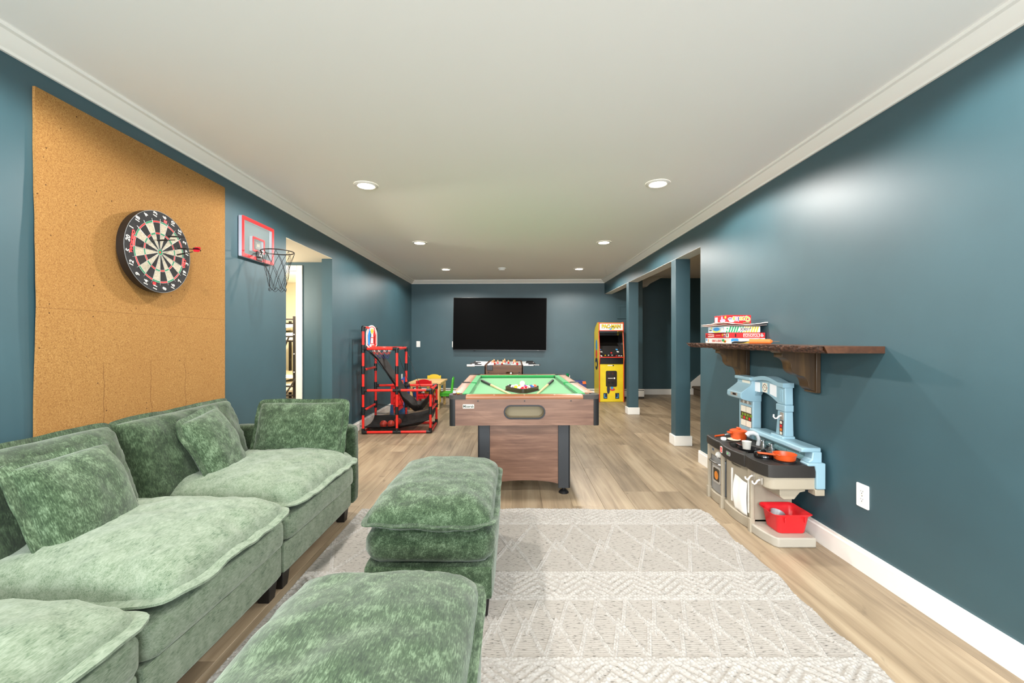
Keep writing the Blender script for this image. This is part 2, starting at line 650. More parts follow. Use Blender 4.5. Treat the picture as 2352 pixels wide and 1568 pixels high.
run('baseboard_end', BASE, (XR - .016, 4.27), (XR + .136, 4.27), (0, 1), 0, WHITE, 'short white baseboard wrapping the end of the shelf wall', 'baseboard')
# baseboard heater along the back wall: body, cap and a dark strip coloured as the shade in its gaps
h = thing('baseboard_heater', 'long white baseboard heater at the foot of the television wall', 'heater', (0, YB(0), 0))
for nm, pr, mm in (('heater_cover', [(0.002, .045), (.045, .045), (.05, .06), (.05, .15), (.02, .175), (0.002, .175)], WHITE),
                   ('heater_cap', [(0.002, .182), (.055, .182), (.055, .2), (0.002, .2)], WHITE),
                   ('heater_gap', [(0.002, .003), (.03, .003), (.03, .182), (0.002, .182)], mat('heater_shadow_metal', (70, 66, 60), rough=.6))):
    o = run(nm, pr, (-2.1, YB(-2.1)), (2.66, YB(2.66)), (-.037, -1), 0, mm, None, None, None)
    o.location = Vector(o.location) - Vector(h.location)
    o.parent = h

# pillars with white plinths
for i, (py, lab) in enumerate(((4.93, 'nearer blue square pillar on a white plinth, beside the shelf wall'), (6.96, 'farther blue square pillar on a white plinth, beside the arcade machine'))):
    t = thing('pillar', lab, 'pillar', (1.945, py + .07, 0))
    t['kind'] = S
    wd = .17 if i == 0 else .16
    bx('shaft', BLUE, (XR, py, .0), (XR + wd, py + .14, ZB - .003), t, bevel=.003, world=True)
    bx('plinth', WHITE, (XR - .018, py - .018, 0), (XR + wd + .018, py + .158, .115), t, bevel=.006, world=True)

# carpeted steps at the far right with their white skirting board
st = thing('staircase', 'bottom of a carpeted brown staircase behind the nearer pillar', 'stairs', (4.4, 9.2, 0))
st['kind'] = S
CARP = mat('brown_carpet', (96, 82, 66), rough=.95, grain=.3, gscale=160, bump=.6, bscale=260)
for k in range(6):
    x0 = 3.93 + .26 * k
    MB().prism([(x0 + .02, 0.0), (5.49, 0.0), (5.49, .19 * (k + 1)), (x0, .19 * (k + 1)), (x0 - .02, .19 * (k + 1) - .02), (x0 - .02, .19 * (k + 1) - .04), (x0 + .02, .19 * (k + 1) - .05)], 'y', 8.45, 9.43).build('step', CARP, st, world=True, bevel=.008)
MB().prism([(3.90, 0), (5.49, 0), (5.49, 1.57), (3.90, .27)], 'y', 9.43, 9.458).build('skirting_board', WHITE, st, world=True)

# blue access panel on the back wall
px, pz = (1419 - 1182) * 8.8 / 980, 1.24 - (715 - 777) * 8.8 / 980
t = thing('access_panel', 'small framed blue access panel on the far wall above the arcade machine', 'panel', (px + .15, YB(px + .15), pz))
MB().prism(rr(0, 0, .32, .30, .004, 1), 'y', -.022, -.001, [rr(0, 0, .20, .18, .004, 1)]).build('panel_frame', BLUE, t, bevel=.005)
MB().prism(rr(0, 0, .2, .18, .004, 1), 'y', -.012, -.001).build('panel_door', BLUE, t, bevel=.002)

# ---------------------------------------------------------------- recessed lights
GLOW = mat('light_lens', (255, 246, 232), emit=(255, 238, 214), estr=14.0)
fix = [(-1.182, 3.397), (1.127, 3.358), (-1.209, 5.435), (1.132, 5.41), (-1.212, 7.52), (1.128, 7.47)]
labs = ['recessed ceiling light nearest the dartboard wall and the camera', 'recessed ceiling light over the play kitchen side, nearest the camera',
        'middle recessed light on the alcove side of the ceiling', 'middle recessed light on the pillar side of the ceiling',
        'farthest recessed light, on the side of the red basketball frame', 'farthest recessed light, on the arcade machine side']
for i, (lx, ly) in enumerate(fix + [(-1.18, 1.33), (1.13, 1.30), (-1.18, -.75), (1.13, -.75)]):  # the appended ones are assumed lamps out of view, without fittings
    if i < 6:
        t = thing('ceiling_light', labs[i], 'ceiling light', (lx, ly, ZC), 0, 'recessed ceiling lights')
        MB().lathe([(.066, -.002), (.066, -.010), (.074, -.012), (.094, -.004), (.094, -.0005)], n=32).build('trim_ring', WHITE, t)
        MB().cyl((0, 0, -.006), (0, 0, -.0008), .068, n=32).build('lens', GLOW, t)
    spot('ceiling_light_lamp', (lx, ly, ZC - .022), 78, (1.0, .955, .90))
# assumed lamps in the bedroom and the side space, unseen and without fittings
area('bedroom_lamp', (-3.3, 6.3, 2.36), (0, 0, 0), .5, 170, (1.0, .90, .72))
hl = bpy.data.lights.new('hall_lamp', 'POINT')  # added light without a fitting, brightens the alcove wall and soffit
hl.energy = 50
hl.color = (1.0, .90, .76)
hl.shadow_soft_size = .12
hlo = bpy.data.objects.new('hall_lamp', hl)
C.objects.link(hlo)
hlo.location = (-3.3, 4.25, 1.75)
area('side_space_lamp', (3.2, 6.6, 2.56), (0, 0, 0), .15, 7, (1.0, .84, .64))

t = thing('smoke_detector', 'small white smoke detector on the ceiling between the far lights', 'smoke detector', ((1153 - 1182) * 7.4 / 980, 7.4, ZC))
MB().lathe([(.07, -.0005), (.07, -.014), (.062, -.02)], n=28).build('mount', PLATEW, t)
MB().lathe([(.056, -.018), (.056, -.036), (.04, -.046), (0, -.046)], n=28).build('cover', PLATEW, t)


def plate(label, M, wd, hg, kind):
    t = thing('wall_outlet' if kind == 'outlet' else 'light_switch', label, 'outlet' if kind == 'outlet' else 'switch', M=M)
    MB().prism(rr(0, 0, wd, hg, .006, 3), 'z', .0006, .006).build('cover_plate', PLATEW, t, bevel=.002)
    if kind == 'outlet':
        for s_ in (-1, 1):
            r_ = MB().prism(rr(0, s_ * .021, .034, .029, .012, 4), 'z', .0055, .0085).build('receptacle', PLATEW, t, bevel=.001)
            sl = MB()
            for q in (-.0065, .0065):
                sl.box((q - .001, s_ * .021 + .0005, .0082), (q + .001, s_ * .021 + .0085, .0088))
            sl.prism(ell(0, s_ * .021 - .007, .0024, .0028, 10), 'z', .0082, .0088)
            sl.build('slots', BLACK, r_)
        MB().cyl((0, 0, .006), (0, 0, .0075), .003, n=10).build('screw', CHROME, t)
    else:
        MB().prism(rr(0, 0, .034, .067, .002, 2), 'z', .0055, .010).build('rocker', PLATEW, t, bevel=.0015)


ym = (980 * 1.86 / (1983 - 1182))
plate('white double outlet plate low on the shelf wall', FACE_LEFT((XR, ym, 1.24 - (1138.5 - 777) * ym / 980)), .08, .125, 'outlet')
xs = (959.7 - 1182) * 8.93 / 980
plate('white switch plate on the far wall beside the corner', FACE_CAM((xs, YB(xs), 1.24 - (790 - 777) * 8.93 / 980)), .08, .125, 'switch')
xs = (1042 - 1182) * 8.93 / 980
plate('white switch plate half hidden behind the television edge', FACE_CAM((xs, YB(xs), 1.24 - (790.5 - 777) * 8.93 / 980)), .07, .125, 'switch')
yo = 2.012 / ((1182 - 923) / 980 - .0176)
plate('white outlet on the wall behind the red basketball frame', FACE_RIGHT((XL(yo), yo, 1.24 - (866 - 777) * yo / 980)), .08, .125, 'outlet')
# ---------------------------------------------------------------- chenille
def chenille(name, dark, mid, light, st=(1, 1, 1), pos=(.39, .5, .62)):
    m = bpy.data.materials.new(name)
    m.use_nodes = True
    nt = m.node_tree
    L = nt.links.new
    b = nt.nodes['Principled BSDF']
    b.inputs['Roughness'].default_value = .85
    b.inputs['Specular IOR Level'].default_value = .15
    b.inputs['Sheen Weight'].default_value = .32
    b.inputs['Sheen Roughness'].default_value = .5
    b.inputs['Sheen Tint'].default_value = (.8, .86, .8, 1)
    tc = nt.nodes.new('ShaderNodeTexCoord')
    oi = nt.nodes.new('ShaderNodeObjectInfo')
    mul = nt.nodes.new('ShaderNodeVectorMath')
    mul.operation = 'SCALE'
    mul.inputs[0].default_value = (9.7, 5.3, 3.1)
    L(oi.outputs['Random'], mul.inputs['Scale'])
    add = nt.nodes.new('ShaderNodeVectorMath')
    L(tc.outputs['Object'], add.inputs[0])
    L(mul.outputs[0], add.inputs[1])

    def nz(scale, det, vec_scale, dist=0.0, rough=.6):
        mp = nt.nodes.new('ShaderNodeMapping')
        mp.inputs['Scale'].default_value = vec_scale
        L(add.outputs[0], mp.inputs['Vector'])
        n = nt.nodes.new('ShaderNodeTexNoise')
        n.inputs['Scale'].default_value = scale
        n.inputs['Detail'].default_value = det
        n.inputs['Distortion'].default_value = dist
        n.inputs['Roughness'].default_value = rough
        L(mp.outputs[0], n.inputs['Vector'])
        return n
    a = nz(18, 5, st, .5, .62)
    c = nz(70, 4, (st[0] * 1.3, st[1] * .7, st[2] * 1.3), .8)
    d = nz(210, 2, (st[0] * 1.5, st[1] * .22, st[2] * 1.5))

    def mixf(x, y, f):
        q = nt.nodes.new('ShaderNodeMix')
        q.inputs['Factor'].default_value = f
        L(x, q.inputs['A'])
        L(y, q.inputs['B'])
        return q.outputs['Result']
    v = mixf(mixf(a.outputs[0], c.outputs[0], .42), d.outputs[0], .36)
    rp = nt.nodes.new('ShaderNodeValToRGB')
    e = rp.color_ramp.elements
    e[0].position, e[0].color = pos[0], lin(dark)
    e[1].position, e[1].color = pos[2], lin(light)
    q = e.new(pos[1])
    q.color = lin(mid)
    L(v, rp.inputs[0])
    L(rp.outputs[0], b.inputs['Base Color'])
    bp = nt.nodes.new('ShaderNodeBump')
    bp.inputs['Strength'].default_value = .35
    bp.inputs['Distance'].default_value = .003
    L(v, bp.inputs['Height'])
    L(bp.outputs[0], b.inputs['Normal'])
    return m


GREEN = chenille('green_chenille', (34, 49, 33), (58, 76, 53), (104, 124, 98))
GREEN_BACK = chenille('green_chenille_flat_nap', (29, 42, 28), (47, 63, 42), (84, 103, 78))  # same cloth darkened for upright parts, nap shading put into the colour
GREEN_SEAT = chenille('green_chenille_brushed', (64, 82, 64), (103, 118, 97), (130, 142, 124), pos=(.36, .45, .60))  # same cloth lightened for the seats, nap sheen put into the colour
FOOT = mat('black_foot', (24, 22, 22), rough=.4)


def nse(x, y, z=0.0):
    return noise.noise(Vector((x, y, z)))


def cushion(w_, d_, t_, flange=.022, seed=0, a=2.6, b=.42, ear=.03, pin=.02, wr=.006, n=46, base=.5, lump=.008, fthick=.007, sag=0.0):
    """soft box cushion: two puffed faces meeting in a flanged seam. Local x = width, y = depth, z = thickness"""
    vs, fs = [], []
    us = [math.sin(PI / 2 * (2 * i / n - 1)) * .55 + (2 * i / n - 1) * .45 for i in range(n + 1)]

    def xy(u, v):
        k = 1 - pin * (1 - v * v) * abs(u) ** 3
        l = 1 - pin * (1 - u * u) * abs(v) ** 3
        cr = (abs(u) * abs(v)) ** 6
        return w_ / 2 * u * k * (1 - ear * cr), d_ / 2 * v * l * (1 - ear * cr)

    def h(u, v, s):
        e = max(0.0, (1 - abs(u) ** a) * (1 - abs(v) ** a)) ** b
        x, y = xy(u, v)
        ed = min(1 - abs(u), 1 - abs(v))
        z = s * t_ * (base if s < 0 else 1 - base) * e
        k = math.exp(-ed / .10) * min(1, ed * 14)
        z += s * wr * k * (nse(x * 38 + seed, y * 38, seed) + .5 * nse(x * 80, y * 80, seed + 4))
        z += s * lump * e * nse(x * 6 + seed * 3, y * 6, seed) + s * wr * .35 * e * nse(x * 26, y * 26 + seed, 3)
        z -= sag * (1 - u * u) * (1 - v * v) if s > 0 else 0
        return z

    def wave(u, v):
        x, y = xy(u, v)
        return wr * 1.1 * nse(x * 11 + seed, y * 11, 7 + seed)
    for s in (1, -1):
        k = len(vs)
        for j in range(n + 1):
            for i in range(n + 1):
                x, y = xy(us[i], us[j])
                vs.append((x, y, h(us[i], us[j], s) + wave(us[i], us[j]) + s * fthick * .5))
        for j in range(n):
            for i in range(n):
                q = (k + j * (n + 1) + i, k + j * (n + 1) + i + 1, k + (j + 1) * (n + 1) + i + 1, k + (j + 1) * (n + 1) + i)
                fs.append(q if s > 0 else tuple(reversed(q)))
    ring = [(i, 0) for i in range(n)] + [(n, j) for j in range(n)] + [(n - i, n) for i in range(n)] + [(0, n - j) for j in range(n)]
    N = (n + 1) * (n + 1)
    k = len(vs)
    m_ = len(ring)
    for q, (i, j) in enumerate(ring):
        x, y, _ = vs[j * (n + 1) + i]
        u, v = us[i], us[j]
        nx, ny = (u if abs(u) > .999 else u * abs(u) ** 50), (v if abs(v) > .999 else v * abs(v) ** 50)
        l = math.hypot(nx, ny) or 1
        fl = flange * (1 + .25 * nse(x * 7, y * 7, seed + 2))
        zz = wave(u, v) + wr * .8 * nse(x * 10, y * 10, seed + 9) - .1 * flange
        vs.append((x + nx / l * fl, y + ny / l * fl, zz + fthick * .35))
        vs.append((x + nx / l * fl, y + ny / l * fl, zz - fthick * .35))
    for q in range(m_):
        r2 = (q + 1) % m_
        a0 = ring[q][1] * (n + 1) + ring[q][0]
        a1 = ring[r2][1] * (n + 1) + ring[r2][0]
        fs.append((a0, k + 2 * q, k + 2 * r2, a1))
        fs.append((k + 2 * q, k + 2 * q + 1, k + 2 * r2 + 1, k + 2 * r2))
        fs.append((k + 2 * q + 1, N + a0, N + a1, k + 2 * r2 + 1))
    return MB().add(vs, fs)


def place(o, loc, rot=(0, 0, 0)):
    o.location = loc
    o.rotation_euler = rot
    return o


def soft_box(lo, hi, bulge=.02, seed=0, n=14, r=.03, wr=.003):
    """upholstered block: a box whose faces swell and whose edges are round"""
    c = Vector([(a + b) / 2 for a, b in zip(lo, hi)])
    hs = Vector([(b - a) / 2 for a, b in zip(lo, hi)])
    vs, fs = [], []
    for ax in range(3):
        for s in (-1, 1):
            k = len(vs)
            for j in range(n + 1):
                for i in range(n + 1):
                    u, v = (2 * i / n - 1), (2 * j / n - 1)
                    p = [0, 0, 0]
                    p[ax], p[(ax + 1) % 3], p[(ax + 2) % 3] = s, math.sin(u * PI / 2) * .3 + u * .7, math.sin(v * PI / 2) * .3 + v * .7
                    q = Vector([p[t] * hs[t] for t in range(3)])
                    inner = Vector([max(-(hs[t] - r), min(hs[t] - r, q[t])) for t in range(3)])
                    dd = q - inner
                    if dd.length > 1e-9:
                        q = inner + dd.normalized() * r
                    sw = (1 - p[(ax + 1) % 3] ** 2) ** .6 * (1 - p[(ax + 2) % 3] ** 2) ** .6
                    q[ax] += s * (bulge * sw + wr * nse(q.x * 22 + seed, q.y * 22, q.z * 30) * min(1, sw * 3))
                    vs.append(c + q)
            for j in range(n):
                for i in range(n):
                    fs.append((k + j * (n + 1) + i, k + j * (n + 1) + i + 1, k + (j + 1) * (n + 1) + i + 1, k + (j + 1) * (n + 1) + i))
    return MB().add(vs, fs)


def foot(x, y, z0, parent, h=.085):
    m = MB()
    a, b = .034, .026
    m.add([(x - b, y - b, z0), (x + b, y - b, z0), (x + b, y + b, z0), (x - b, y + b, z0), (x - a, y - a, z0 + h), (x + a, y - a, z0 + h), (x + a, y + a, z0 + h), (x - a, y + a, z0 + h)],
          [(0, 3, 2, 1), (4, 5, 6, 7), (0, 1, 5, 4), (1, 2, 6, 5), (2, 3, 7, 6), (3, 0, 4, 7)])
    m.build('foot', FOOT, parent, world=True, bevel=.003)


# ---------------------------------------------------------------- sofa of three modules
def module(y0, y1, label, seed, arm=False):
    t = thing('sofa_module', label, 'sofa', (-1.55, (y0 + y1) / 2, 0), 0, 'modules of the green sofa')
    ye = y1
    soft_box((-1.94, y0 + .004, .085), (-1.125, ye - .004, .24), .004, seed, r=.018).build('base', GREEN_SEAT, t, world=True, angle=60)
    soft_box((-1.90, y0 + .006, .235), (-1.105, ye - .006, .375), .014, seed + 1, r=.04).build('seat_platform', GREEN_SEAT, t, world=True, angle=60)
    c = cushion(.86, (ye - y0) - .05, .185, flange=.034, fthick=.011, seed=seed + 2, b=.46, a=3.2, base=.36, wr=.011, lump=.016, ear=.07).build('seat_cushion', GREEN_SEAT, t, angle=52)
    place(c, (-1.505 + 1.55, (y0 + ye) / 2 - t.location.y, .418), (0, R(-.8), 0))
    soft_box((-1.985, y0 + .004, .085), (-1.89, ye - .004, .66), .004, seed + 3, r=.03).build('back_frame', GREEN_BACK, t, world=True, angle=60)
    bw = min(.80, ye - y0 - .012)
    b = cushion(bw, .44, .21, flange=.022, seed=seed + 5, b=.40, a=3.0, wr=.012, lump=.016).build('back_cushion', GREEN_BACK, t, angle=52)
    # local x -> world y, local y -> up and leaning back, local z -> towards the room
    tl = R(19)
    M = basis((0, 1, 0), (-math.sin(tl), 0, math.cos(tl)), (math.cos(tl), 0, math.sin(tl)), (-1.835 + 1.55, y0 - .075 + bw / 2 + .012 - t.location.y, .625))
    b.matrix_local = M
    for fx in (-1.175, -1.9):
        for fy in ((y0 + .055), (ye - .055)):
            foot(fx, fy, 0, t)
    if arm:
        a = soft_box((-2.0, ye - .006, .085), (-1.115, ye + .105, .632), .006, seed + 8, r=.035)
        a.build('armrest', GREEN_BACK, t, world=True, angle=60)
    return t


module(.50, 1.285, 'green chenille sofa module nearest the camera, cut off by the frame', 3)
module(1.29, 2.075, 'middle green chenille sofa module holding the larger square pillow', 11)
module(2.08, 2.955, 'farthest green chenille sofa module with the armrest at its end', 23, arm=True)


def pillow(label, c, w_, h_, t_, xdir, up, seed, cat='pillow', nm='throw_pillow'):
    o = cushion(w_, h_, t_, flange=.028, fthick=.010, seed=seed, a=2.3, b=.52, ear=.05, pin=.03, wr=.009, lump=.01).build(nm, GREEN, None, angle=52)
    x = Vector(xdir).normalized()
    u = Vector(up)
    u = (u - x * u.dot(x)).normalized()
    o.matrix_world = basis(x, u, x.cross(u), c)
    return tag(o, label, cat)


pillow('larger square green throw pillow leaning on the middle sofa back', (-1.66, 1.635, .625), .38, .37, .17, (-.06, 1, .01), (-.42, -.03, 1), 41)
pillow('smaller square green throw pillow leaning on the farthest sofa back', (-1.68, 2.405, .632), .335, .40, .15, (-.12, 1, .12), (-.45, -.12, 1), 57)
pillow('rectangular green pillow propped against the sofa armrest', (-1.42, 2.83, .642), .57, .35, .17, (1, .03, .0), (0, .32, 1), 63, nm='arm_pillow')

# ---------------------------------------------------------------- ottomans
RZ = .012


def ottoman(y0, label, seed, dx=0.0):
    x0, x1, y1 = -.665 + dx, -.095 + dx, y0 + .84
    t = thing('ottoman', label, 'ottoman', ((x0 + x1) / 2, (y0 + y1) / 2, RZ), 0, 'green ottomans on the rug')
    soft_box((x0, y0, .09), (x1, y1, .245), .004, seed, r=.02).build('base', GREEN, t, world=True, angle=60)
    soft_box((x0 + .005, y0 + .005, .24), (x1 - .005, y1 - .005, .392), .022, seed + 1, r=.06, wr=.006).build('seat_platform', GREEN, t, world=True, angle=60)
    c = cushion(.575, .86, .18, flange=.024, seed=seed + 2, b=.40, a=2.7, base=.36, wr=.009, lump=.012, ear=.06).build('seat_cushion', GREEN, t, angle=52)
    place(c, (0, -.005, .428 - RZ))
    for fx in (x0 + .05, x1 - .05):
        for fy in (y0 + .05, y1 - .05):
            foot(fx, fy, RZ, t, .082)


ottoman(1.865, 'farther green chenille ottoman, in front of the pool table', 71)
ottoman(.565, 'nearer green chenille ottoman, at the bottom edge of the view', 87, -.014)

# ---------------------------------------------------------------- rug
def rug():
    x0, x1, y0, y1 = -1.11, 1.365, .05, 3.085
    nx, ny = 690, 800
    xs = np.linspace(x0, x1, nx)
    # finer rows where the rug is near and in view
    ys = np.concatenate([np.linspace(y0, 1.3, 150, endpoint=False), np.linspace(1.3, y1, ny - 150)])
    X, Y = np.meshgrid(xs, ys)

    def tri(v, p):
        q = np.mod(v / p, 1.0)
        return 1 - np.abs(2 * q - 1)          # 0 at multiples of p, 1 half way
    loop = np.zeros_like(X)
    dirn = np.zeros_like(X)

    def line(mask):
        nonlocal loop
        loop = np.maximum(loop, mask)

    def near(d, wd):
        return np.clip(1.5 - np.abs(d) / wd, 0, 1)

    def band(a, b):
        return ((Y >= a) & (Y < b)).astype(float)
    ph = .116
    # wide diamonds
    def big(a, b, p=.271):
        hgt = b - a
        amp = hgt * .60
        zA = b - amp * tri(X - ph, p)
        zB = a + amp * (1 - tri(X - ph - p / 2 + p / 2, p)) * 0 + a * 0 + amp * tri(X - ph, p)
        for off in (-.012, .012):
            line(near(Y - zA + off * 1.3, .0125) * band(a, b))
            line(near(Y - zB + off * 1.3, .0125) * band(a, b))
    # fine lattice
    def small(a, b):
        p, q = .135, (b - a) / 1.5
        for off in (-.011, .011):
            line(near((Y - a) - q * tri(X - ph, p) * .98 + off, .0095) * band(a, b))
            line(near((Y - a) - q * (1 - tri(X - ph, p)) + off, .0095) * band(a, b))
            line(near((Y - a) - q - q * tri(X - ph + p / 2, p) * .98 + off, .0095) * band(a, b))
            line(near((Y - a) - q * 1.5 + q * tri(X - ph + p / 2, p) * .9 + off, .0095) * band(a, b))
    # nested chevrons
    def chev(a, b):
        p, amp = .24, .11
        s = (Y - a) + amp * tri(X - ph, p)
        q = np.mod(s / .046, 1.0)
        line(np.clip(2.0 - np.abs(q - .5) * 4.6, 0, 1) * band(a, b))
        for e in (a + .008, a + .026, b - .008, b - .026):
            line(near(Y - e, .009))
    chev(2.833, 3.09)
    big(2.254, 2.833)
    chev(2.015, 2.254)
    big(1.647, 2.015, .135)
    chev(1.40, 1.647)
    big(.82, 1.40)
    chev(.58, .82)
    big(.2, .58, .135)
    chev(.03, .2)
    loop = np.clip(loop, 0, 1)
    # loops are knobs along the cords, the ground is ribbed rows
    kn = .35 + .65 * np.abs(np.sin(PI * (X + .6 * Y) / .0185)) * np.abs(np.sin(PI * (Y - .25 * X) / .0175)) ** .5
    rows = np.abs(np.sin(PI * Y / .0115))
    rs = np.random.RandomState(5)
    jit = rs.rand(*X.shape)
    Z = .0045 + .0016 * rows * (1 - loop) + loop * (.0085 * kn + .0014 * jit) + .0007 * jit
    # the rim droops and wanders
    ed = np.minimum(np.minimum(X - x0, x1 - X), np.minimum(Y - y0, y1 - Y))
    Z = np.where(ed < .006, np.minimum(Z, .003), Z)
    ew = np.clip((X - .9) / (x1 - .9), 0, 1) ** 2
    XX = X + ew * (.010 * np.sin(Y * 9) + .006 * np.sin(Y * 23 + 1)) - ew * np.clip((Y - 2.95) / .135, 0, 1) ** 2 * .05
    YY = Y + np.clip((Y - 2.8) / .28, 0, 1) ** 2 * (.012 * np.sin(X * 4.1 + 1) + .004 * np.sin(X * 17))
    co = np.stack([XX, YY, Z], -1).reshape(-1, 3).astype(np.float32)
    ny_, nx_ = X.shape
    idx = np.arange(ny_ * nx_).reshape(ny_, nx_)
    q = np.stack([idx[:-1, :-1], idx[:-1, 1:], idx[1:, 1:], idx[1:, :-1]], -1).reshape(-1, 4).astype(np.int32)
    me = bpy.data.meshes.new('area_rug')
    me.vertices.add(len(co))
    me.vertices.foreach_set('co', co.ravel())
    me.loops.add(q.size)
    me.loops.foreach_set('vertex_index', q.ravel())
    me.polygons.add(len(q))
    me.polygons.foreach_set('loop_start', np.arange(0, q.size, 4, dtype=np.int32))
    me.update(calc_edges=True)
    me.shade_smooth()
    at = me.attributes.new('loop_pile', 'FLOAT', 'POINT')
    at.data.foreach_set('value', loop.ravel().astype(np.float32))
    m = bpy.data.materials.new('ivory_wool')
    m.use_nodes = True
    nt = m.node_tree
    L = nt.links.new
    b = nt.nodes['Principled BSDF']
    b.inputs['Roughness'].default_value = .95
    b.inputs['Specular IOR Level'].default_value = .1
    b.inputs['Sheen Weight'].default_value = .15
    A = nt.nodes.new('ShaderNodeAttribute')
    A.attribute_name = 'loop_pile'
    tc = nt.nodes.new('ShaderNodeTexCoord')

    def nz(sc, ms, det=2):
        mp = nt.nodes.new('ShaderNodeMapping')
        mp.inputs['Scale'].default_value = ms
        L(tc.outputs['Object'], mp.inputs['Vector'])
        n = nt.nodes.new('ShaderNodeTexNoise')
        n.inputs['Scale'].default_value = sc
        n.inputs['Detail'].default_value = det
        L(mp.outputs[0], n.inputs['Vector'])
        return n
    fl = nz(1, (38, 230, 1), 3)
    r1 = nt.nodes.new('ShaderNodeValToRGB')
    e = r1.color_ramp.elements
    e[0].position, e[0].color = .33, lin((80, 77, 72))
    e[1].position, e[1].color = .43, lin((156, 151, 144))
    L(fl.outputs[0], r1.inputs[0])
    lp = nz(60, (1, 1, 1), 2)
    r2 = nt.nodes.new('ShaderNodeValToRGB')
    e = r2.color_ramp.elements
    e[0].position, e[0].color = .3, lin((150, 146, 140))
    e[1].position, e[1].color = .6, lin((170, 167, 162))
    L(lp.outputs[0], r2.inputs[0])
    mx = nt.nodes.new('ShaderNodeMix')
    mx.data_type = 'RGBA'
    L(A.outputs['Fac'], mx.inputs[0])
    L(r1.outputs[0], mx.inputs[6])
    L(r2.outputs[0], mx.inputs[7])
    L(mx.outputs[2], b.inputs['Base Color'])
    me.materials.append(m)
    o = bpy.data.objects.new('area_rug', me)
    link(o)
    tag(o, 'ivory hand woven wool rug with raised diamond and chevron bands under the ottomans', 'rug')
    return o


rug()
# ---------------------------------------------------------------- pool table
PW_WOOD = wood('walnut_laminate', (92, 63, 49), (117, 85, 68), (140, 106, 87), axis=0, scale=2.2, rough=.4, bump=.04)
RAILW = wood('rail_wood', (122, 74, 44), (146, 92, 56), (166, 112, 74), axis=0, scale=.9, rough=.35, bump=.03)
RAILY = wood('rail_wood_long', (132, 88, 62), (162, 118, 88), (184, 144, 112), axis=1, scale=.9, rough=.35, bump=.03)
CLOTH = mat('green_baize', (80, 160, 96), rough=.95, spec=.1, sheen=.3, grain=.04, gscale=300, bump=.15, bscale=600)
CUSH = mat('green_cushion_baize', (54, 150, 84), rough=.95, spec=.1, sheen=.2)
CASTB = mat('grey_black_casting', (70, 66, 63), rough=.16, spec=.7)
PCK = mat('pocket_rubber', (14, 14, 14), rough=.6)
IVORY = mat('ivory_sight', (240, 238, 230), rough=.3)
W2, L2 = .5815, .975
PT = thing('pool_table', 'pool table with walnut sides and bright green cloth in the middle of the room', 'pool table', (.056, 4.275, 0), R(1.23))
PT.location.z = 0
ZT, ZC0, ZC1, ZBED = .80, .568, .772, .765
# walnut cabinet: two end panels (one with the ball return) and two sides
oval = rr(0.0, .671, .312, .100, .0498, 10)
endp = [(-W2 + .045, ZC0), (W2 - .045, ZC0), (W2 - .045, ZC1), (-W2 + .045, ZC1)]
bx('side_panel', PW_WOOD, (-W2, -L2 + .05, ZC0), (-W2 + .02, L2 - .05, ZC1), PT)
bx('side_panel', PW_WOOD, (W2 - .02, -L2 + .05, ZC0), (W2, L2 - .05, ZC1), PT)
MB().prism(endp, 'y', -L2, -L2 + .02, [oval]).build('end_panel', PW_WOOD, PT)
MB().prism(endp, 'y', L2 - .02, L2).build('end_panel', PW_WOOD, PT)
ring = MB().prism(rr(0, .671, .322, .110, .0549, 10), 'y', -L2 - .006, -L2 + .012, [rr(0, .671, .300, .088, .0439, 10)])
ring.build('ball_return_ring', mat('ring_plastic', (44, 46, 50), rough=.25), PT, bevel=.003)
m = MB().prism(rr(0, .671, .310, .098, .0489, 10), 'y', -L2 + .012, -L2 + .1, [rr(0, .671, .304, .092, .0459, 10)])
m.box((-.155, -L2 + .098, .62), (.155, -L2 + .104, .722))
m.build('ball_return_pocket', mat('return_board', (150, 138, 112), rough=.8), PT)
for sx in (-1, 1):
    for sy in (-1, 1):
        pl = [(W2 - .046, L2 - .001), (W2 - .018, L2 - .001), (W2 - .006, L2 - .007), (W2 - .001, L2 - .018), (W2 - .001, L2 - .05), (W2 - .02, L2 - .05), (W2 - .02, L2 - .02), (W2 - .046, L2 - .02)]
        MB().prism([(sx * a, sy * (b + .004)) for a, b in pl], 'z', ZC0 - .003, ZC1 + .001).build('corner_post', BLACK, PT, bevel=.002)
for bxp in (-.36, .0, .36):
    MB().cyl((bxp, -L2 - .003, .757), (bxp, -L2 + .001, .757), .0055, n=12).build('bolt', BLACK, PT)
bx('bed', CLOTH, (-W2 + .09, -L2 + .09, .72), (W2 - .09, L2 - .09, ZBED), PT, bevel=0)
bx('cabinet_floor', BLACK, (-W2 + .02, -L2 + .105, ZC0 + .005), (W2 - .02, L2 - .02, ZC0 + .02), PT, bevel=0)
# rails with a rounded outer lip
RW = .09


def rail(p0, p1, out, m_):
    p0, p1, o_ = Vector((*p0, 0)), Vector((*p1, 0)), Vector((*out, 0))
    prof = [(-RW, ZBED - .03), (-RW, ZT), (-.012, ZT), (0, ZT - .007), (.003, ZT - .018), (0, ZT - .028), (-.004, ZC1 - .001), (-.03, ZC1 - .001)]
    vs = []
    for p in (p0, p1):
        vs += [(p.x + o_.x * a, p.y + o_.y * a, z) for a, z in prof]
    n = len(prof)
    fs = [(i, (i + 1) % n, n + (i + 1) % n, n + i) for i in range(n)] + [tuple(range(n)), tuple(range(2 * n - 1, n - 1, -1))]
    MB().add(vs, fs).build('rail', m_, PT, bevel=.001)


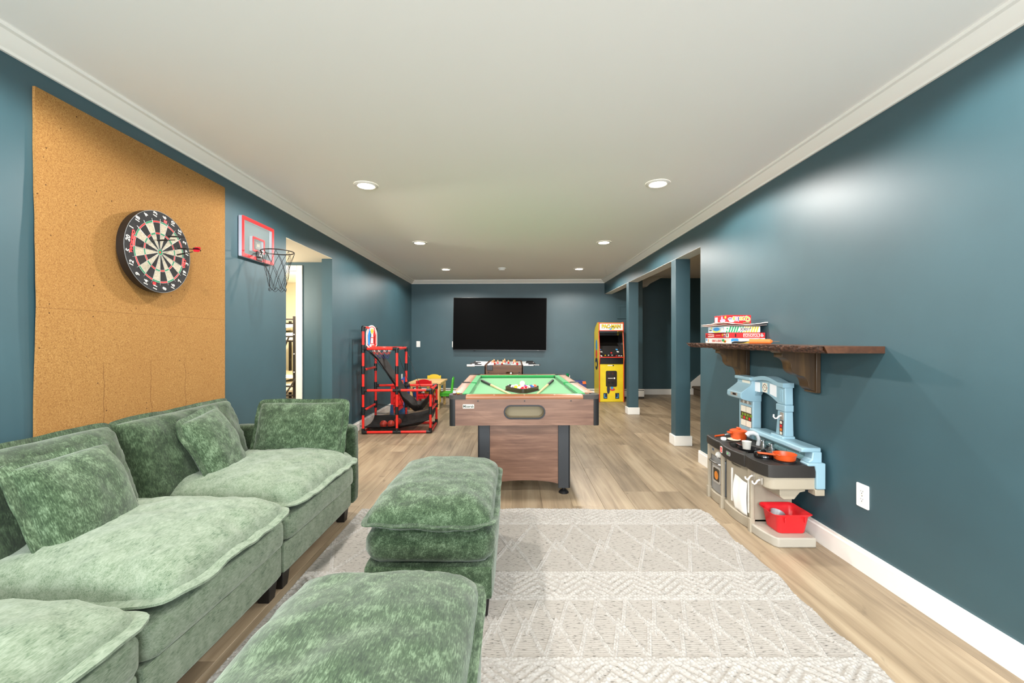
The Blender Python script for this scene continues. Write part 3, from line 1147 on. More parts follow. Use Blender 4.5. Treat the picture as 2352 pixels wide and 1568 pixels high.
def cush(p0, p1, inn, cut0, cut1):
    p0, p1, n_ = Vector((*p0, 0)), Vector((*p1, 0)), Vector((*inn, 0))
    t = (p1 - p0).normalized()
    a, b = p0, p1
    c, d = p0 + n_ * .05 + t * cut0, p1 + n_ * .05 - t * cut1
    zt, zn, zb = ZT - .001, ZT - .004, ZT - .020
    vs = [(a.x, a.y, zt), (b.x, b.y, zt), (d.x, d.y, zn), (c.x, c.y, zn), (a.x, a.y, ZBED - .02), (b.x, b.y, ZBED - .02),
          ((d - n_ * .012).x, (d - n_ * .012).y, ZBED - .002), ((c - n_ * .012).x, (c - n_ * .012).y, ZBED - .002), (d.x, d.y, zb), (c.x, c.y, zb)]
    fs = [(0, 1, 2, 3), (3, 2, 8, 9), (9, 8, 6, 7), (7, 6, 5, 4), (4, 5, 1, 0), (0, 3, 9, 7, 4), (1, 5, 6, 8, 2)]
    MB().add(vs, fs).build('cushion', CUSH, PT)


CO = .125
rail((-W2 + CO, -L2), (W2 - CO, -L2), (0, -1), RAILW)
rail((W2 - CO, L2), (-W2 + CO, L2), (0, 1), RAILW)
for s in (-1, 1):
    for y0, y1 in ((-L2 + CO, -.055), (.055, L2 - CO)):
        rail((s * W2, y0), (s * W2, y1), (s, 0), RAILY)
        cush((s * (W2 - RW), y0 - .01), (s * (W2 - RW), y1 + .02), (-s, 0), .035, .018) if y0 < 0 else cush((s * (W2 - RW), y0 - .02), (s * (W2 - RW), y1 + .01), (-s, 0), .018, .035)
        for k in (1, 2, 3):
            yy = y0 - .06 + (y1 - y0 + .10) * k / 4 if y0 < 0 else y0 - .04 + (y1 - y0 + .10) * k / 4
            MB().cyl((s * (W2 - .045), yy, ZT - .002), (s * (W2 - .045), yy, ZT + .0006), .0062, n=12).build('sight', IVORY, PT)
for s in (-1, 1):
    cush((-W2 + CO - .01, s * (L2 - RW)), (W2 - CO + .01, s * (L2 - RW)), (0, -s), .035, .035)
    for k in (-1, 0, 1):
        MB().cyl((k * .236, s * (L2 - .030), ZT - .002), (k * .236, s * (L2 - .030), ZT + .0008), .0066, n=12).build('sight', IVORY, PT)
for sx in (-1, 1):
    for sy in (-1, 1):
        out = [(W2 - CO - .002, L2 + .006)] + [(W2 - .045 + .051 * math.cos(R(90 - 9 * k)), L2 - .045 + .051 * math.sin(R(90 - 9 * k))) for k in range(11)] + [(W2 + .006, L2 - CO - .002), (W2 - RW, L2 - CO - .002)]
        out += [(W2 - .095 + .052 * math.cos(R(-35 + 16 * k)), L2 - .095 + .052 * math.sin(R(-35 + 16 * k))) for k in range(11)] + [(W2 - CO - .002, L2 - RW)]
        MB().prism([(sx * a, sy * b) for a, b in out], 'z', ZC1 - .002, ZT + .003).build('corner_casting', CASTB, PT, bevel=.006, seg=3)
        MB().lathe([(.056, ZT - .012), (.058, ZT - .05), (.05, .64), (0, .635)], (sx * (W2 - .095), sy * (L2 - .095), 0), 24).build('pocket', PCK, PT)
    t_ = [(sx * (W2 + .004), -.057), (sx * (W2 + .004), .057), (sx * (W2 - .06), .057)] + [(sx * (W2 - .085 + .042 * math.cos(R(80 - 16 * k))), .042 * math.sin(R(80 - 16 * k))) for k in range(11)] + [(sx * (W2 - .06), -.057)]
    MB().prism(t_, 'z', ZC1 - .002, ZT + .002).build('side_casting', CASTB, PT, bevel=.003)
    MB().lathe([(.046, ZT - .012), (.047, ZT - .05), (.04, .66), (0, .655)], (sx * (W2 - .085), 0, 0), 24).build('pocket', PCK, PT)
# name plate with lettering
np_ = MB().prism(rr(-.433, .716, .088, .033, .004, 3), 'y', -L2 - .002, -L2 + .001).build('name_plate', mat('silver_plate', (222, 220, 206), rough=.25, metal=.3), PT, bevel=.0008)
text('Mizerak', .029, mat('dark_green_ink', (38, 52, 50)), np_, FACE_CAM((-.433, -L2 - .0024, .716)), sx=.9, bold=.0006)
# pedestal legs: black corner boards and an arched walnut panel
LGX = .366
for sy in (-1, 1):
    ye = sy * (L2 - .10)
    arch = [(-LGX + .08, ZC0), (LGX - .08, ZC0), (LGX - .08, .068)] + [((LGX - .08) * math.cos(R(180 * k / 16)), .068 + .042 * math.sin(R(180 * k / 16))) for k in range(1, 16)] + [(-LGX + .08, .068)]
    MB().prism(arch, 'y', ye, ye - sy * .02).build('leg_panel', PW_WOOD, PT)
    for sx in (-1, 1):
        lg = MB().box((min(sx * LGX, sx * (LGX - .094)), min(ye + sy * .012, ye), .05), (max(sx * LGX, sx * (LGX - .094)), max(ye + sy * .012, ye), ZC0))
        lg.box((min(sx * LGX, sx * (LGX - .014)), min(ye + sy * .012, ye - sy * .12), .05), (max(sx * LGX, sx * (LGX - .014)), max(ye + sy * .012, ye - sy * .12), ZC0))
        leg = lg.build('leg', mat('charcoal_leg', (43, 46, 50), rough=.45), PT, bevel=.002)
        for zz in (.54, .335, .13):
            MB().cyl((sx * (LGX - .081), ye + sy * .0115, zz), (sx * (LGX - .081), ye + sy * .0145, zz), .006, n=12).build('bolt', mat('dark_bolt', (70, 72, 74), rough=.3, metal=.6), leg)
        MB().lathe([(.0, .003), (.040, .003), (.040, .012), (.026, .026), (.014, .032), (.014, .052)], (sx * (LGX - .045), ye - sy * .03, -.003), 24).build('levelling_foot', BLACK, PT)

bpy.context.view_layer.update()
PTM = PT.matrix_world.copy()


def on_pt(p):
    return PTM @ Vector(p)


# ---------------------------------------------------------------- balls, rack, cues, chalk
def ballmat(name, rgb, stripe=False):
    m = bpy.data.materials.new(name)
    m.use_nodes = True
    nt = m.node_tree
    L = nt.links.new
    b = nt.nodes['Principled BSDF']
    b.inputs['Roughness'].default_value = .12
    tc = nt.nodes.new('ShaderNodeTexCoord')
    sp = nt.nodes.new('ShaderNodeSeparateXYZ')
    L(tc.outputs['Object'], sp.inputs[0])

    def mth(op, a, c=None, v=None):
        n = nt.nodes.new('ShaderNodeMath')
        n.operation = op
        L(a, n.inputs[0])
        if c is not None:
            L(c, n.inputs[1])
        if v is not None:
            n.inputs[1].default_value = v
        return n.outputs[0]
    ax = mth('ABSOLUTE', sp.outputs[0])
    spot = mth('GREATER_THAN', ax, v=.0255)              # number spots at the two x poles
    ring_ = mth('GREATER_THAN', ax, v=.0274)
    fac = spot
    if stripe:
        az = mth('ABSOLUTE', sp.outputs[2])
        fac = mth('MAXIMUM', spot, mth('GREATER_THAN', az, v=.0135))
    vo = nt.nodes.new('ShaderNodeTexVoronoi')
    vo.inputs['Scale'].default_value = 62
    L(tc.outputs['Object'], vo.inputs['Vector'])
    dots = mth('LESS_THAN', vo.outputs['Distance'], v=.20)
    fac = mth('MAXIMUM', fac, dots)
    mx = nt.nodes.new('ShaderNodeMix')
    mx.data_type = 'RGBA'
    mx.inputs[6].default_value = lin(rgb)
    mx.inputs[7].default_value = lin((244, 240, 226))
    L(fac, mx.inputs[0])
    m2 = nt.nodes.new('ShaderNodeMix')
    m2.data_type = 'RGBA'
    L(mth('MULTIPLY', ring_, v=.75), m2.inputs[0])
    L(mx.outputs[2], m2.inputs[6])
    m2.inputs[7].default_value = lin((50, 46, 44))
    L(m2.outputs[2], b.inputs['Base Color'])
    return m


BR = .0275
rows = [  # front (apex towards the camera) to back: colour word, rgb, stripe
    [('bright red', (206, 24, 44), False)],
    [('orange striped', (238, 140, 40), True), ('crimson', (186, 22, 40), False)],
    [('yellow', (236, 190, 40), False), ('vermilion striped', (226, 84, 46), True), ('maroon striped', (140, 40, 34), True)],
    [('purple striped', (104, 44, 132), True), ('orange', (240, 150, 40), False), ('plum', (126, 60, 150), False), ('blue', (52, 94, 168), False)],
    [('black and white', (24, 22, 24), False), ('green striped', (30, 140, 84), True), ('yellow striped', (240, 200, 60), True), ('dark green', (26, 150, 96), False), ('coral red', (236, 92, 62), False)]]
rx, ry = .005, -.558           # apex ball in table space
rnames = ['front point', 'second row', 'third row', 'fourth row', 'back row']
rng = random.Random(12)
ballmesh = MB().ball((0, 0, 0), BR, 24, 16)
for r_, row in enumerate(rows):
    for k, (cn, rgb, stp) in enumerate(row):
        px_, py_ = rx + (k - r_ / 2) * 2 * BR * 1.01, ry + r_ * BR * 1.75
        o = ballmesh.build('pool_ball', ballmat('ball_' + cn.replace(' ', '_'), rgb, stp), None, angle=180)
        o.location = on_pt((px_, py_, ZBED + BR))
        o.rotation_euler = (rng.uniform(-.5, .5), rng.uniform(-.9, .9), rng.uniform(0, 6))
        if cn == 'black and white':
            o.rotation_euler = (0, R(35), R(-110))
        tag(o, '%s pool ball at the %s of the triangular rack' % (cn, rnames[r_]) if r_ == 0 else '%s pool ball in the %s of the triangular rack' % (cn, rnames[r_]), 'pool ball', 'racked pool balls')
o = ballmesh.build('cue_ball', mat('cue_ball_white', (246, 240, 222), rough=.12), None, angle=180)
o.location = on_pt((.02, -.04, ZBED + BR))
tag(o, 'white cue ball lying behind the triangular rack', 'cue ball')

inn = []
cx_, cy_ = rx, ry + BR * 1.75 * 4 * 2 / 3
apex = 4 * 2 * BR * 1.01


def tri_pts(off, rad):
    """rounded triangle round the balls, off = clearance from ball centres' triangle"""
    V = [Vector((rx, ry, 0)), Vector((rx + 4 * BR * 1.01, ry + 4 * BR * 1.75, 0)), Vector((rx - 4 * BR * 1.01, ry + 4 * BR * 1.75, 0))]
    out = []
    for i, v in enumerate(V):
        a0 = {0: -150, 1: -30, 2: 90}[i]
        for k in range(9):
            t = R(a0 + 120 * k / 8)
            out.append((v.x + off * math.cos(t), v.y + off * math.sin(t)))
    return out


RK = thing('ball_rack', 'dark brown triangular rack holding the pool balls', 'ball rack', M=PTM @ Matrix.Translation((0, 0, ZBED)))
DKB = mat('dark_brown_plastic', (50, 38, 26), rough=.28)
MB().prism(tri_pts(BR + .013, 0), 'z', .0005, .040, [tri_pts(BR + .003, 0)]).build('frame', DKB, RK, bevel=.002)
MB().prism(tri_pts(BR + .021, 0), 'z', .0004, .006, [tri_pts(BR + .012, 0)]).build('flange', DKB, RK, bevel=.001)


def cue(lab, b0, t0):
    b0, t0 = Vector(b0), Vector(t0)
    d = (t0 - b0).normalized()
    ln = (t0 - b0).length
    t = thing('pool_cue', lab, 'pool cue', on_pt(b0), 0, 'pool cues on the table')
    q = (PTM.to_3x3() @ d)
    pt = lambda s: q * s
    MB().cyl(pt(.0), pt(.008), .0130, n=16).build('bumper', IVORY, t)
    MB().cyl(pt(.008), pt(.44), .0145, .0128, 16).build('grip', mat('black_grip', (26, 26, 26), rough=.5), t)
    MB().cyl(pt(.44), pt(ln - .02), .0125, .0066, 16).build('shaft', wood('maple', (196, 160, 104), (222, 192, 140), (236, 212, 168), axis=1, scale=1, rough=.3), t)
    MB().cyl(pt(ln - .02), pt(ln), .0066, .006, 12).build('tip', IVORY, t)


cue('pool cue lying to the left of the rack on green cloth', (-.405, .382, ZBED + .0148), (-.075, -.82, ZBED + .0082))
cue('pool cue lying to the right of the rack on green cloth', (.372, .40, ZBED + .0148), (.09, -.82, ZBED + .0082))
for k, (a, b, nm, lab) in enumerate(((-.548, -.925, (196, 196, 190), 'cube of chalk with a pale paper wrapper on the table corner'), (-.516, -.942, (206, 176, 60), 'cube of chalk with a yellow edged wrapper on the table corner'))):
    t = thing('chalk_cube', lab, 'chalk', M=PTM @ Matrix.Translation((a, b, ZT + .0032)) @ Matrix.Rotation(.1 + .2 * k, 4, 'Z'))
    bx('chalk', mat('brown_chalk', (92, 40, 30), rough=.9), (-.0105, -.0105, 0), (.0105, .0105, .0215), t, bevel=.001)
    bx('wrapper', mat('wrapper_%d' % k, nm, rough=.5), (-.011, -.011, .0095), (.011, .011, .0185), t, bevel=.0005)
    bx('wrapper_band', mat('band_blue', (140, 196, 206), rough=.5), (-.0112, -.0112, .0175), (.0112, .0112, .0225), t, bevel=.0005)

# ---------------------------------------------------------------- foosball table
FBW = wood('foosball_wood', (56, 34, 20), (84, 54, 34), (116, 78, 50), axis=0, scale=.8, rough=.5)
FB = thing('foosball_table', 'dark wood foosball table with red and white players under the television', 'foosball table', ((1157 - 1182) * 6.2 / 980, 6.2 + .62, 0))
fw, fl, fz0, fz1 = .28, .62, .60, .858
goal = rr(.085, .765, .105, .036, .0175, 6)
MB().prism([(-fw, fz0), (fw, fz0), (fw, fz1 - .006), (-fw, fz1 - .006)], 'y', -fl, -fl + .02, [[(a, b - .03) for a, b in goal]]).build('end_panel', FBW, FB)
bx('end_panel', FBW, (-fw, fl - .02, fz0), (fw, fl, fz1), FB)
bx('side_panel', FBW, (-fw, -fl, fz0), (-fw + .02, fl, fz1), FB)
bx('side_panel', FBW, (fw - .02, -fl, fz0), (fw, fl, fz1), FB)
MB().box((-fw + .02, -fl + .05, fz1 - .085), (fw - .02, fl - .02, fz1 - .08)).build('playfield', mat('playfield', (120, 138, 128), rough=.4), FB)
bx('goal_box', mat('goal_board', (120, 82, 44), rough=.7), (.02, -fl + .05, .66), (.15, -fl + .055, .74), FB)
bx('scorer_box', BLACK, (-fw + .035, -fl - .014, .775), (-fw + .12, -fl, .85), FB)
for a in (-fw + .06, fw - .055):
    MB().cyl((a, -fl - .004, .747), (a, -fl + .001, .747), .010, n=14).build('bolt', BLACK, FB)
bx('abacus_bar', BLACK, (-.14, -fl + .002, fz1 - .002), (.1, -fl + .012, fz1 + .006), FB)
bx('abacus_bar', BLACK, (-.1, fl - .014, fz1 - .002), (.1, fl - .004, fz1 + .008), FB)
for sx in (-1, 1):
    for sy in (-1, 1):
        bx('leg', FBW, (min(sx * fw, sx * (fw - .09)), min(sy * fl, sy * (fl - .11)), 0), (max(sx * fw, sx * (fw - .09)), max(sy * fl, sy * (fl - .11)), fz0), FB)
RED = mat('red_plastic', (206, 34, 34), rough=.3)
WHT = mat('white_plastic', (238, 234, 226), rough=.3)
SKIN = mat('player_skin', (224, 176, 120), rough=.4)


def player(team):
    m = MB()
    m.box((-.011, -.007, -.05), (.011, .007, -.01), mi=0)
    m.box((-.010, -.012, -.062), (.010, .012, -.045), mi=1)
    m.prism([(-.012, -.012), (.012, -.012), (.016, .02), (.010, .03), (-.010, .03), (-.016, .02)], 'y', -.009, .009, mi=0)
    m.ball((0, 0, .041), .0115, 10, 8, mi=2)
    return m


pm = {}
for k, (n_, team) in enumerate(((1, 'R'), (2, 'R'), (3, 'W'), (5, 'R'), (5, 'W'), (3, 'R'), (2, 'W'), (1, 'W'))):
    yy = -fl + .11 + k * (2 * fl - .22) / 7
    slide = rng.uniform(-.05, .05)
    zr = fz1 - .018
    side = -1 if team == 'R' else 1
    rod = MB().cyl((-.50 + slide, yy, zr), (.50 + slide, yy, zr), .0075, n=10).build('rod', CHROME, FB)
    MB().cyl((side * (.50) + slide, yy, zr), (side * .385 + slide, yy, zr), .016, n=12).build('handle', BLACK if k else IVORY, rod)
    MB().cyl((-side * (.50) + slide, yy, zr), (-side * .485 + slide, yy, zr), .011, n=10).build('rod_cap', BLACK, rod)
    for i in range(n_):
        x_ = slide * .6 + (0 if n_ == 1 else (-.17 + .34 * i / (n_ - 1)))
        if team not in pm:
            pm[team] = player(team).build('player', [RED if team == 'R' else WHT, BLACK, SKIN if team == 'W' else SKIN], rod).data
            o = [c for c in rod.children if c.name.startswith('player')][0]
        else:
            o = link(bpy.data.objects.new('player', pm[team]), rod)
        o.location = (x_, yy, zr)
        o.rotation_euler = (rng.uniform(-.5, .5), 0, 0)

o = MB().ball((0, 0, 0), .016, 16, 10).build('foosball', WHT, None, angle=180)
o.location = ((1157 - 1182) * 6.2 / 980 + .105, 6.2 + .0, .734)
o.location.y = 6.2 + .012
o.location.z = .735 - .018 + .016
tag(o, 'small white foosball in the ball slot at the end of the foosball table', 'ball')

# ---------------------------------------------------------------- television
yt = 8.80
TVW, TVH = 215.3 * yt / 980, 121 * yt / 980
tvx, tvz = (1147.8 - 1182) * yt / 980, 1.24 - (743.8 - 777) * yt / 980
TV = thing('television', 'large black flat screen television mounted on the far blue wall', 'television', M=Matrix.Translation((tvx, yt, tvz)) @ Matrix.Rotation(R(-2.0), 4, 'Z') @ Matrix.Rotation(R(.45), 4, 'Y') @ Matrix.Rotation(R(-2.2), 4, 'X'))
MB().prism(rr(0, 0, TVW, TVH, .006, 3), 'y', .0, .03).build('bezel', mat('tv_bezel', (16, 16, 18), rough=.3), TV, bevel=.002)
MB().prism(rr(0, .003, TVW - .014, TVH - .018, .003, 2), 'y', -.0012, .0005).build('screen', mat('tv_screen', (2, 2, 2), rough=.55, spec=.05), TV)
MB().prism(rr(0, 0, TVW * .8, TVH * .7, .05, 4), 'y', .029, .05).build('back_shell', BLACK, TV, bevel=.01)
bx('wall_mount', BLACKM, (-.25, .045, -.2), (.25, .0735, .2), TV)
bx('logo_bar', mat('logo_silver', (150, 150, 150), metal=.6), (TVW * .40, -.0016, -TVH / 2 + .002), (TVW * .42, 0, -TVH / 2 + .006), TV, bevel=0)
MB().tube([(-.55, .04, -TVH / 2 + .02), (-.53, .04, -TVH / 2 - .02), (-.5, .04, -TVH / 2 - .01)], .006).build('cable', BLACK, TV)

# ---------------------------------------------------------------- arcade cabinet
AY = 8.31
AC = thing('arcade_cabinet', 'yellow upright arcade cabinet with red edges against the far wall', 'arcade machine', ((1404.8 - 1182) * AY / 980, AY, 0))
AW = .245
YEL = mat('arcade_yellow', (232, 206, 36), rough=.35, grain=.03, gscale=6)
REDT = mat('red_t_moulding', (220, 60, 40), rough=.35)
side = [(0, .0), (0, .74), (-.012, .80), (-.03, .88), (-.005, 1.0), (.055, 1.33), (.06, 1.36), (.03, 1.395), (.028, 1.53), (.045, 1.553), (.20, 1.553), (.42, 1.46), (.50, 1.36), (.50, .0)]
for sx in (-1, 1):
    x0, x1 = (sx * AW, sx * (AW - .016))
    sp_ = MB().prism(side, 'x', min(x0, x1), max(x0, x1)).build('side_panel', YEL, AC, bevel=.001)
    pts = [(sx * (AW - .008), a - .002, b) for a, b in side[:11]]
    MB().tube(pts, .0085, 6).build('edge_trim', REDT, AC)
ix = AW - .018
bx('kick_panel', YEL, (-ix, .012, .004), (ix, .03, .74), AC)
bx('control_box', BLACK, (-ix, .0, .742), (ix, .02, .868), AC)
cp = MB().prism([(-.022, .87), (-.022, .884), (.10, .925), (.10, .91)], 'x', -ix, ix).build('control_panel', mat('panel_black', (30, 28, 28), rough=.4), AC)
bx('panel_lip', REDT, (-ix, -.026, .866), (ix, -.018, .882), AC, bevel=.002)
MB().prism([(.10, .9), (.30, 1.30), (.31, 1.30), (.11, .9)], 'x', -ix, ix).build('screen_bezel', mat('bezel_black', (18, 17, 17), rough=.4), AC)
MB().prism([(.19, 1.10), (.285, 1.29), (.283, 1.292), (.187, 1.102)], 'x', -.185, .185).build('screen', mat('arcade_glass', (10, 10, 10), rough=.12), AC)
for sx in (-1, 1):
    MB().prism([(.002, .868), (.012, 1.0), (.066, 1.34), (.33, 1.34), (.33, .868)], 'x', min(sx * (ix - .001), sx * (ix + .0018)), max(sx * (ix - .001), sx * (ix + .0018))).build('side_liner', BLACK, AC)
bx('hood', BLACK, (-ix, .06, 1.345), (ix, .40, 1.36), AC)
MQ = bx('marquee', mat('marquee_cream', (238, 232, 214), rough=.4, emit=(255, 246, 224), estr=.12), (-ix, .034, 1.40), (ix, .042, 1.53), AC)
bx('marquee_trim', REDT, (-ix, .028, 1.385), (ix, .04, 1.40), AC, bevel=.002)
bx('marquee_trim', REDT, (-ix, .03, 1.53), (ix, .05, 1.545), AC, bevel=.002)
bx('top_panel', YEL, (-ix, .045, 1.538), (ix, .21, 1.550), AC)
bx('back_panel', BLACK, (-ix, .485, .01), (ix, .497, 1.36), AC)
INK = mat('black_ink', (26, 20, 16))
YINK = mat('yellow_ink', (240, 208, 30))
text('PAC-MAN', .098, INK, MQ, FACE_CAM((0, .0335, 1.474)), bold=.007, sx=.86)
text('PAC-MAN', .098, YINK, MQ, FACE_CAM((0, .0325, 1.476)), bold=.002, sx=.86)
sw = MB()
sw.prism(ell(-.012, 1.424, .026, .016), 'y', .0322, .034, mi=0)
sw.prism(ell(.034, 1.424, .024, .015), 'y', .0320, .034, mi=1)
sw.prism([(-.15, 1.419), (-.04, 1.43), (-.04, 1.424)], 'y', .0326, .034, mi=2)
sw.prism([(.13, 1.432), (.06, 1.43), (.06, 1.424)], 'y', .0326, .034, mi=2)
sw.build('marquee_print', [mat('art_blue', (60, 150, 206)), YINK, mat('art_grey', (150, 146, 136))], MQ)
# joystick, buttons, coin door
jz = lambda y_: .884 + (y_ + .022) * .336
MB().cyl((0, .03, jz(.03)), (0, .024, jz(.03) + .045), .005, n=8).build('joystick_shaft', CHROME, cp)
MB().ball((0, .023, jz(.03) + .055), .018, 16, 12).build('joystick_ball', RED, cp)
for bx_, by_, c_ in ((-.205, .03, WHT), (-.195, -.002, WHT), (-.115, .04, mat('yellow_button', (236, 200, 30), rough=.3)), (-.05, .045, WHT), (.022, .045, WHT), (.10, .02, RED), (.15, .015, WHT), (.195, .01, WHT)):
    MB().lathe([(.017, 0), (.017, .006), (.012, .012), (0, .013)], (bx_, by_, jz(by_)), 16).build('button', c_, cp)
for x_ in (-.20, .13):
    cards = MB()
    zz = lambda y_: .9 + (y_ - .10) * 2
    cards.add([(x_, .128, zz(.13) + .002), (x_ + .055, .128, zz(.13) + .002), (x_ + .03, .182, zz(.184) + .002), (x_ - .025, .182, zz(.184) + .002)], [(0, 1, 2, 3)], 0)
    cards.add([(x_ + .008, .126, zz(.13) + .004), (x_ + .05, .126, zz(.13) + .004), (x_ + .04, .140, zz(.142) + .004), (x_ - .002, .140, zz(.142) + .004)], [(0, 1, 2, 3)], 1)
    cards.add([(x_ - .008, .150, zz(.152) + .004), (x_ + .032, .150, zz(.152) + .004), (x_ + .022, .162, zz(.164) + .004), (x_ - .018, .162, zz(.164) + .004)], [(0, 1, 2, 3)], 2)
    cards.build('instruction_card', [INK, WHT, mat('art_blue', (60, 150, 206))], AC)
CD = MB().prism(rr(-.003, .455, .215, .31, .025, 5), 'y', .004, .0125).build('coin_door', mat('coin_black', (38, 30, 24), rough=.4), AC, bevel=.003)
for a in (-.05, .022):
    bx('coin_slot', mat('coin_slot_red', (70, 34, 26), rough=.4), (a - .018, .002, .535), (a + .018, .005, .575), CD)
    bx('coin_return', BLACK, (a - .02, .002, .36), (a + .02, .005, .40), CD)
bx('coin_lock_bar', WHT, (-.07, .0015, .458), (.03, .0045, .470), CD, bevel=.001)
MB().cyl((.055, .001, .466), (.055, .006, .466), .016, n=16).build('coin_lock', WHT, CD)
lg = bx('logo_strip', WHT, (-.075, .0105, .705), (.045, .0125, .722), AC, bevel=.0005)
bx('logo_strip', INK, (.02, .0098, .702), (.05, .0122, .722), AC, bevel=.0005)
art = MB()
for s in (-1, 1):
    for o_, i_, mi in ((.055, .0, 0),):
        cx0 = -.003 + s * .115
        art.prism([(cx0 - .038, .065), (cx0 + .038, .065), (cx0 + .038, .175), (cx0 - .038, .175)], 'y', .0108, .0122, mi=0)
        art.prism([(cx0 - s * -.024, .155), (cx0 - s * -.024, .082), (cx0 + s * -.026, .082), (cx0 + s * -.026, .098), (cx0 + s * .008, .098), (cx0 + s * .008, .155)], 'y', .0104, .0115, mi=1)
art.build('maze_print', [mat('art_navy', (34, 40, 62)), mat('art_blue', (60, 150, 206))], AC)
art = MB()
for cx0, cz0, a, b, mi in ((.01, .30, .028, .055, 1), (.02, .245, .05, .028, 2), (.012, .16, .052, .045, 3), (-.06, .25, .03, .09, 0)):
    art.prism(ell(cx0, cz0, a, b), 'y', .0106 + .0004 * mi - .002, .0122, mi=mi)
art.build('abstract_print', [mat('art_navy', (34, 40, 62)), mat('art_blue', (60, 150, 206)), mat('art_red', (214, 64, 52)), YINK], AC)
art = MB()
for cy0, cz0, a, b, mi in ((.26, 1.09, .09, .13, 1), (.26, .93, .09, .09, 2), (.26, .74, .15, .13, 0), (.30, .72, .06, .05, 3)):
    art.prism(ell(cy0, cz0, a, b), 'x', -AW - .0006 - .0003 * mi, -AW + .001, mi=mi)
art.build('side_print', [mat('art_navy', (34, 40, 62)), mat('art_blue', (60, 150, 206)), mat('art_red', (214, 64, 52)), YINK], AC)
# ---------------------------------------------------------------- particle / cork board and dartboard
def corkmat():
    m = bpy.data.materials.new('cork')
    m.use_nodes = True
    nt = m.node_tree
    L = nt.links.new
    b = nt.nodes['Principled BSDF']
    b.inputs['Roughness'].default_value = .9
    b.inputs['Specular IOR Level'].default_value = .2
    tc = nt.nodes.new('ShaderNodeTexCoord')

    def ramp(src, stops):
        r_ = nt.nodes.new('ShaderNodeValToRGB')
        e = r_.color_ramp.elements
        e[0].position, e[0].color = stops[0][0], stops[0][1]
        e[1].position, e[1].color = stops[-1][0], stops[-1][1]
        for p, c in stops[1:-1]:
            q = e.new(p)
            q.color = c
        L(src, r_.inputs[0])
        return r_.outputs[0]

    def nz(sc, det, dist=0):
        n = nt.nodes.new('ShaderNodeTexNoise')
        n.inputs['Scale'].default_value = sc
        n.inputs['Detail'].default_value = det
        n.inputs['Distortion'].default_value = dist
        L(tc.outputs['Object'], n.inputs['Vector'])
        return n.outputs[0]

    def mix(f, a, c):
        q = nt.nodes.new('ShaderNodeMix')
        q.data_type = 'RGBA'
        L(f, q.inputs[0])
        L(a, q.inputs[6])
        if isinstance(c, tuple):
            q.inputs[7].default_value = c
        else:
            L(c, q.inputs[7])
        return q.outputs[2]
    fine = ramp(nz(210, 4, 1.2), [(.28, lin((112, 76, 38))), (.5, lin((150, 110, 60))), (.7, lin((172, 134, 82)))])
    big = ramp(nz(2.2, 3), [(.35, (0, 0, 0, 1)), (.75, (.35, .35, .35, 1))])
    col = mix(big, fine, lin((138, 96, 50)))
    fl = ramp(nz(120, 2, 3), [(.70, (0, 0, 0, 1)), (.74, (.8, .8, .8, 1))])
    col = mix(fl, col, lin((200, 170, 120)))
    vo = nt.nodes.new('ShaderNodeTexVoronoi')
    vo.inputs['Scale'].default_value = 21
    vo.inputs['Randomness'].default_value = 1
    L(tc.outputs['Object'], vo.inputs['Vector'])
    hol = ramp(vo.outputs['Distance'], [(.05, (.9, .9, .9, 1)), (.09, (0, 0, 0, 1))])
    gate = ramp(nz(5, 2), [(.47, (0, 0, 0, 1)), (.51, (1, 1, 1, 1))])
    mm = nt.nodes.new('ShaderNodeMath')
    mm.operation = 'MULTIPLY'
    L(hol, mm.inputs[0])
    L(gate, mm.inputs[1])
    col = mix(mm.outputs[0], col, lin((62, 38, 20)))
    # long dark cracks down the lower half
    sp = nt.nodes.new('ShaderNodeSeparateXYZ')
    L(tc.outputs['Object'], sp.inputs[0])
    wob = nt.nodes.new('ShaderNodeTexNoise')
    wob.inputs['Scale'].default_value = 9
    L(tc.outputs['Object'], wob.inputs['Vector'])

    def M_(op, a, c):
        n = nt.nodes.new('ShaderNodeMath')
        n.operation = op
        if isinstance(a, float):
            n.inputs[0].default_value = a
        else:
            L(a, n.inputs[0])
        if isinstance(c, float):
            n.inputs[1].default_value = c
        else:
            L(c, n.inputs[1])
        return n.outputs[0]
    yy = M_('ADD', sp.outputs[1], M_('MULTIPLY', M_('SUBTRACT', wob.outputs[0], .5), .06))
    acc = None
    low = M_('LESS_THAN', sp.outputs[2], 1.12)
    for y0 in (-.300, -.020, .235):
        c_ = M_('LESS_THAN', M_('ABSOLUTE', M_('SUBTRACT', yy, y0), 0.0), .0018)
        acc = c_ if acc is None else M_('MAXIMUM', acc, c_)
    acc = M_('MULTIPLY', M_('MULTIPLY', acc, low), .55)
    hz = M_('LESS_THAN', M_('ABSOLUTE', M_('SUBTRACT', sp.outputs[2], 1.372), 0.0), .0016)
    acc = M_('MAXIMUM', acc, M_('MULTIPLY', hz, .35))
    col = mix(acc, col, lin((90, 56, 28)))
    L(col, b.inputs['Base Color'])
    bp = nt.nodes.new('ShaderNodeBump')
    bp.inputs['Strength'].default_value = .3
    bp.inputs['Distance'].default_value = .0015
    L(nz(170, 3, 1), bp.inputs['Height'])
    L(bp.outputs[0], b.inputs['Normal'])
    return m


cy0, cy1, cz0, cz1 = 1.806, 3.022, .122, 2.308
cyc = (cy0 + cy1) / 2
m = MB()
NV, NU = 40, 24


def corkpt(u, v, s):
    y = cy0 + (cy1 - cy0) * u
    z = cz0 + (cz1 - cz0) * v
    e = .004 * nse(z * 7, 3.1) * (1 - u) ** 8
    curl = (1 - u) ** 3 * (1 - v) ** .7 * (.018 + .014 * math.sin(z * 5.2)) * (1 - .2 * v)
    return (XL(y) + (.014 if s else .002) + max(0, curl), y + e, z)


